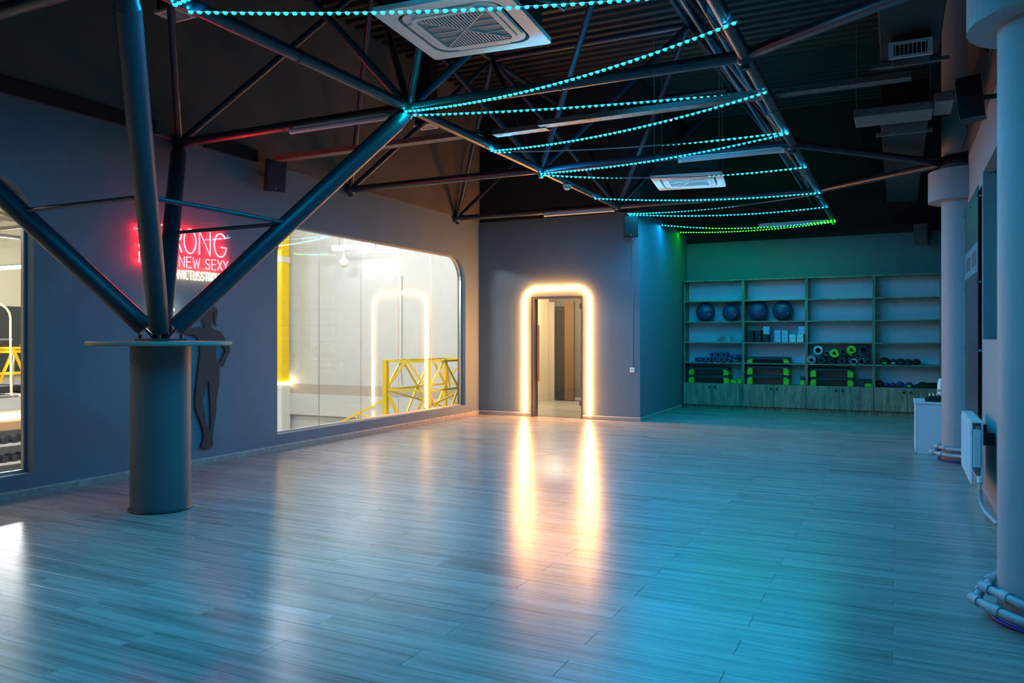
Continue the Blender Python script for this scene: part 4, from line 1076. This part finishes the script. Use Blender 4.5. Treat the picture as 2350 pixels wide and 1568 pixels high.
hall_lamp('lit hall lamp on the middle row nearer the camera', (-11.75, 5.5, 4.3))
hall_lamp('lit hall lamp level with the left window', (-11.75, .8, 4.3))
hall_lamp('lit hall lamp far inside the hall', (-17.5, 12.6, 4.3))
hall_lamp('lit hall lamp far inside the hall, opposite the left window', (-17.5, 5.0, 4.3))
hall_lamp('thin lit lamp at the far end of the hall seen in the left window', (-21.5, 13.0, 3.28), 'X', 2.2)
cs = thing('round_speaker', 'round white ball hanging below the hall lamp', 'speaker', (-12.15, 15.4, 3.56))
MB().sphere((0, 0, -.33), .118, 24, 16).obj('ball', 'white_plastic', cs)
MB().lathe([(.1175, -.352), (.1195, -.352), (.1195, -.358), (.1175, -.358)], n=24).obj('seam_ring', 'grille_grey', cs)
MB().cyl((0, 0, -.23), (0, 0, -.13), .03, 10).obj('neck', 'white_plastic', cs)
MB().cyl((0, 0, -.13), (0, 0, 2.04), .008, 6).obj('drop_rod', 'white_plastic', cs)
ck = tag(MB().tube([(-10.85, 15.98, 2.9), (-10.85, 15.98, 1.2), (-10.87, 15.97, .6), (-10.84, 15.98, .25)], .008, 6).obj('hanging_cable', 'grille_grey'), 'thin grey cable down the hall wall', 'cable')
wcm = thing('wall_camera', 'small white camera at the foot of the yellow post', 'camera', (-14.45, 15.86, .35))
MB().sphere((0, -.06, 0), .07, 14, 10).obj('dome', 'white_plastic', wcm); MB().cyl((0, -.06, 0), (0, .06, .03), .03, 8).obj('arm', 'white_plastic', wcm)

# yellow stair landing behind the wide window
X1, Y1, X2, Y2 = -8.20, 11.57, -7.30, 13.62
yt = thing('yellow_truss', 'yellow steel truss cage behind the lower right of the wide window', 'truss', (X1, Y1, HZ))
def ym(name, a, b, r, par=yt, org=Vector((X1, Y1, HZ)), sq=True):
    a = Vector(a) - org; b = Vector(b) - org; d = (b - a).normalized(); s = d.cross(Vector((0, 0, 1)))
    if s.length < .01: s = Vector((1, 0, 0))
    s.normalize(); u = s.cross(d)
    vs = [p + s * x + u * y for p in (a, b) for x, y in ((-r, -r), (r, -r), (r, r), (-r, r))]
    return MB().add(vs, [(0,1,2,3),(7,6,5,4),(0,4,5,1),(1,5,6,2),(2,6,7,3),(3,7,4,0)]).obj(name, 'yellow_steel', par)
zt1, zm, zb = 1.00, .47, -.20
for x, y in ((X1, Y1), (X1, Y2), (X2, Y1), (X2, Y2)): ym('post', (x, y, HZ), (x, y, zt1), .035 if (x, y) != (X1, Y1) else .042)
for z, r in ((zt1 - .02, .018), (zm, .016), (zb, .016)):
    ym('rail', (X1, Y1, z), (X2, Y1, z), r); ym('rail', (X1, Y2, z), (X2, Y2, z), r); ym('rail', (X1, Y1, z), (X1, Y2, z), r); ym('rail', (X2, Y1, z), (X2, Y2, z), r)
def zig(p, q, z0, z1, k):
    p, q = Vector(p), Vector(q)
    for i in range(k):
        a = p.lerp(q, i / k); b = p.lerp(q, (i + .5) / k); c = p.lerp(q, (i + 1) / k)
        ym('brace', (a.x, a.y, z0), (b.x, b.y, z1), .015); ym('brace', (b.x, b.y, z1), (c.x, c.y, z0), .015)
for (p, q, k) in (((X1, Y1, 0), (X2, Y1, 0), 1), ((X1, Y2, 0), (X2, Y2, 0), 1), ((X1, Y1, 0), (X1, Y2, 0), 2), ((X2, Y1, 0), (X2, Y2, 0), 2)):
    zig(p, q, zm, zt1, k); zig(p, q, zm, zb, k)
ym('brace', (X1, Y1, zm), (X2, Y2, zb), .014); ym('brace', (X1, Y2, zm), (X2, Y1, zb), .014)
ym('brace', (X1, Y1, zb), (X2, Y2, zm + .1), .014); ym('handrail', (X1, Y1, .30), (X1 - 1.1, Y1, -.20), .016); ym('baluster', (X1 - .62, Y1, .02), (X1 - .62, Y1, -1.4), .014)
ym('handrail', (X1, Y2 + .2, .35), (X2, Y1 + .6, .95), .014); ym('brace', (X1 - .62, Y1, .02), (X1, Y1, -.12), .012)
for k, (x, y, z) in enumerate(((-7.80, 14.2, .02), (-7.60, 15.1, .30))):
    bgo = thing('hall_duct', ['pale rounded duct end behind the yellow truss', 'pale duct on the hall wall right of the yellow truss'][k], 'duct', (x, y, z))
    MB().bbox((-.3, -.3, -.3), (.3, .3, .2), .08).obj('cover', 'hall_band' if k else 'cream_wall', bgo); MB().sphere((-.15, -.32, -.05), .09, 14, 10).obj('bulb_cap', 'hall_white', bgo)

# deck, truss and gym gear seen in the left window
XM = -16.4
mz = thing('mezzanine_deck', 'white deck edge in the hall carrying a yellow railing', 'deck', (XM, 9.0, 0))
MB().bbox((-3.0, -6.0, -.10), (0, 6.0, .18), .01).obj('deck_edge', 'hall_white', mz)
MB().bbox((-2.9, -6.0, -.55), (-.25, 6.0, -.101), .01).obj('deck_soffit', 'hall_wall', mz)
MB().box((-.24, -5.9, -.26), (-.21, 5.9, -.22)).obj('light_band', 'hall_strip', mz)
MB().bbox((-2.9, -6.0, HZ), (-2.7, 6.0, -.56), .01).obj('rear_wall', 'hall_wall', mz)
yr = thing('yellow_railing', 'yellow truss railing on the white deck in the left window', 'railing', (XM - .1, 9.0, .18))
O2 = Vector((XM - .1, 9.0, .18))
def yq(name, a, b, r): return ym(name, a, b, r, yr, O2)
for z in (.50, .95, 1.02): yq('rail', (XM - .1, 4.5, z + .18 - .02), (XM - .1, 13.5, z + .18 - .02), .028)
k = 0
y = 4.6
while y < 13.2:
    for a, b, c, d in ((y, .18, y + .42, 1.15), (y + .42, 1.15, y + .84, .18)): yq('brace', (XM - .1, a, b), (XM - .1, c, d), .022)
    yq('post', (XM - .1, y, .18), (XM - .1, y, 1.15), .028); y += .84
# cardio machines on the deck
for k, y in enumerate((9.3, 10.15, 11.0)):
    tm = thing('treadmill', ['grey treadmill on the white deck, left in view', 'grey treadmill on the white deck, middle', 'grey treadmill on the white deck, right in view'][k], 'treadmill', (XM - 1.4, y, .18), 0, 'treadmills on the deck')
    MB().bbox((-.7, -.3, .03), (.7, .3, .18), .03).obj('running_deck', 'rubber_dark', tm)
    for s_ in (-.3, .3):
        MB().tube([(.6, s_, .1), (.68, s_, .9), (.5, s_, 1.05)], .035, 8).obj('upright', 'chrome', tm)
    MB().bbox((.55, -.3, .9), (.72, .3, 1.2), .04).obj('console', 'hall_dark', tm)
# dark glazed back and orange light loop
struct('window_4', MB().box((-24.28, 5, .3), (-24.2, 18.9, 2.35)), 'hall_dark', 'dark glazing at the end of the hall')
ol = thing('orange_loop_light', 'orange glowing light loop in the left window', 'light', (XM - .02, 10.2, .21))
MB().tube([(0, -.95, .2), (0, -.95, 1.5)] + [(0, -.6 + .35 * cos(radians(a)), 1.6 + .30 * sin(radians(a))) for a in range(180, -1, -20)] + [(0, -.25, 1.2), (0, -.23, .0), (0, -.20, -.05)], .018, 8).obj('glowing_tube', 'hall_orange', ol)
MB().bbox((-.05, -1.0, -.03), (.05, -.1, .0), .005).obj('foot', 'hall_steel', ol)
# banner and dumbbells under the deck
bn = thing('banner', 'orange banner with black lettering under the deck', 'banner', (XM - .18, 9.85, -.52))
MB().bbox((0, -2.6, 0), (.02, 1.6, .17), .002).obj('sheet', 'banner_orange', bn)
def txt(s, parent, loc, size, rot, material):
    cu = bpy.data.curves.new('lettering', 'FONT'); cu.body = s; cu.size = size; cu.extrude = .001
    o = bpy.data.objects.new('lettering_src', cu); COL.objects.link(o)
    dg = bpy.context.evaluated_depsgraph_get(); me = bpy.data.meshes.new_from_object(o.evaluated_get(dg))
    bpy.data.objects.remove(o); me.materials.append(M[material])
    q = bpy.data.objects.new('lettering', me); COL.objects.link(q); q.parent = parent; q.location = loc; q.rotation_euler = rot
    return q
txt('#LetsGoNavoi  |  #Invictus', bn, (.022, -1.42, .05), .12, (pi / 2, 0, pi / 2), 'ink')
rk = thing('dumbbell_rack', 'two tier white dumbbell rack under the orange banner', 'rack', (XM - .1, 9.6, HZ))
for z in (1.0, 1.38):
    MB().bbox((-.2, -1.5, z), (.25, 1.5, z + .05), .01).obj('shelf', 'hall_white', rk)
for y in (-1.45, 1.45): MB().bbox((-.2, y - .04, 0), (.2, y + .04, 1.45), .01).obj('upright', 'hall_white', rk)
dbm = MB()
for s_ in (-.09, .09): dbm.cyl((s_ - .055, 0, 0), (s_ + .055, 0, 0), .075, 10)
dbm.cyl((-.1, 0, 0), (.1, 0, 0), .016, 8); dme = dbm.mesh('dumbbell'); dme.materials.append(M['rubber_dark'])
for r_, z in enumerate((1.05, 1.43)):
    for i in range(6):
        o = bpy.data.objects.new('dumbbell', dme); COL.objects.link(o); o.location = (XM - .05, 9.15 + i * .21, HZ + z + .077)
        tag(o, f'black round dumbbell, {("first", "second", "third", "fourth", "fifth", "sixth")[i]} from the left on the {"lower" if r_ == 0 else "upper"} rack tier', 'dumbbell', f'dumbbells on the {"lower" if r_ == 0 else "upper"} tier')
for k, (x, y, rz) in enumerate(((-14.6, 8.6, .5), (-14.2, 9.6, 1.2), (-13.2, 8.4, .2))):
    bh = thing('gym_bench', ['black gym bench in front of the dumbbell rack', 'tilted black gym bench on the hall floor', 'black gym bench nearest the left window'][k], 'bench', (x, y, HZ), rz, 'benches in the hall')
    MB().bbox((-.6, -.14, .40), (.25, .14, .47), .03).obj('seat_pad', 'rubber_dark', bh)
    mx = Matrix.Translation((.3, 0, .45)) @ Matrix.Rotation(radians(-35), 4, 'Y')
    MB().bbox((0, -.14, -.03), (.7, .14, .04), .03, mx).obj('back_pad', 'rubber_dark', bh)
    MB().bbox((-.55, -.03, .12), (.5, .03, .18), .01).obj('beam', 'chrome', bh)
    for a in (-.5, .45): MB().bbox((a - .03, -.25, 0), (a + .03, .25, .05), .01).obj('foot', 'rubber_dark', bh); MB().bbox((a - .025, -.025, .05), (a + .025, .025, .40), .005).obj('post', 'chrome', bh)
# hall roof trusses
ht = thing('hall_truss', 'brown steel roof frame of the hall seen in the left window', 'roof truss', (-16, 9, 4.0))
for x in (-1.5, -4.5):
    MB().cyl((x, -8, 0), (x, 6.4, 0), .05, 8).obj('chord', 'hall_steel', ht); MB().cyl((x + 1.5, -8, .9), (x + 1.5, 6.4, .9), .05, 8).obj('chord', 'hall_steel', ht)
    for i in range(5):
        y = -6 + i * 2.8
        MB().cyl((x, y, 0), (x + 3, y, 0), .045, 8).obj('chord', 'hall_steel', ht)
        for dx in (-1.5, 1.5):
            for dy in (-1.4, 1.4): MB().cyl((x, y, 0), (x + dx, y + dy, .9), .035, 8).obj('diagonal', 'hall_steel', ht)
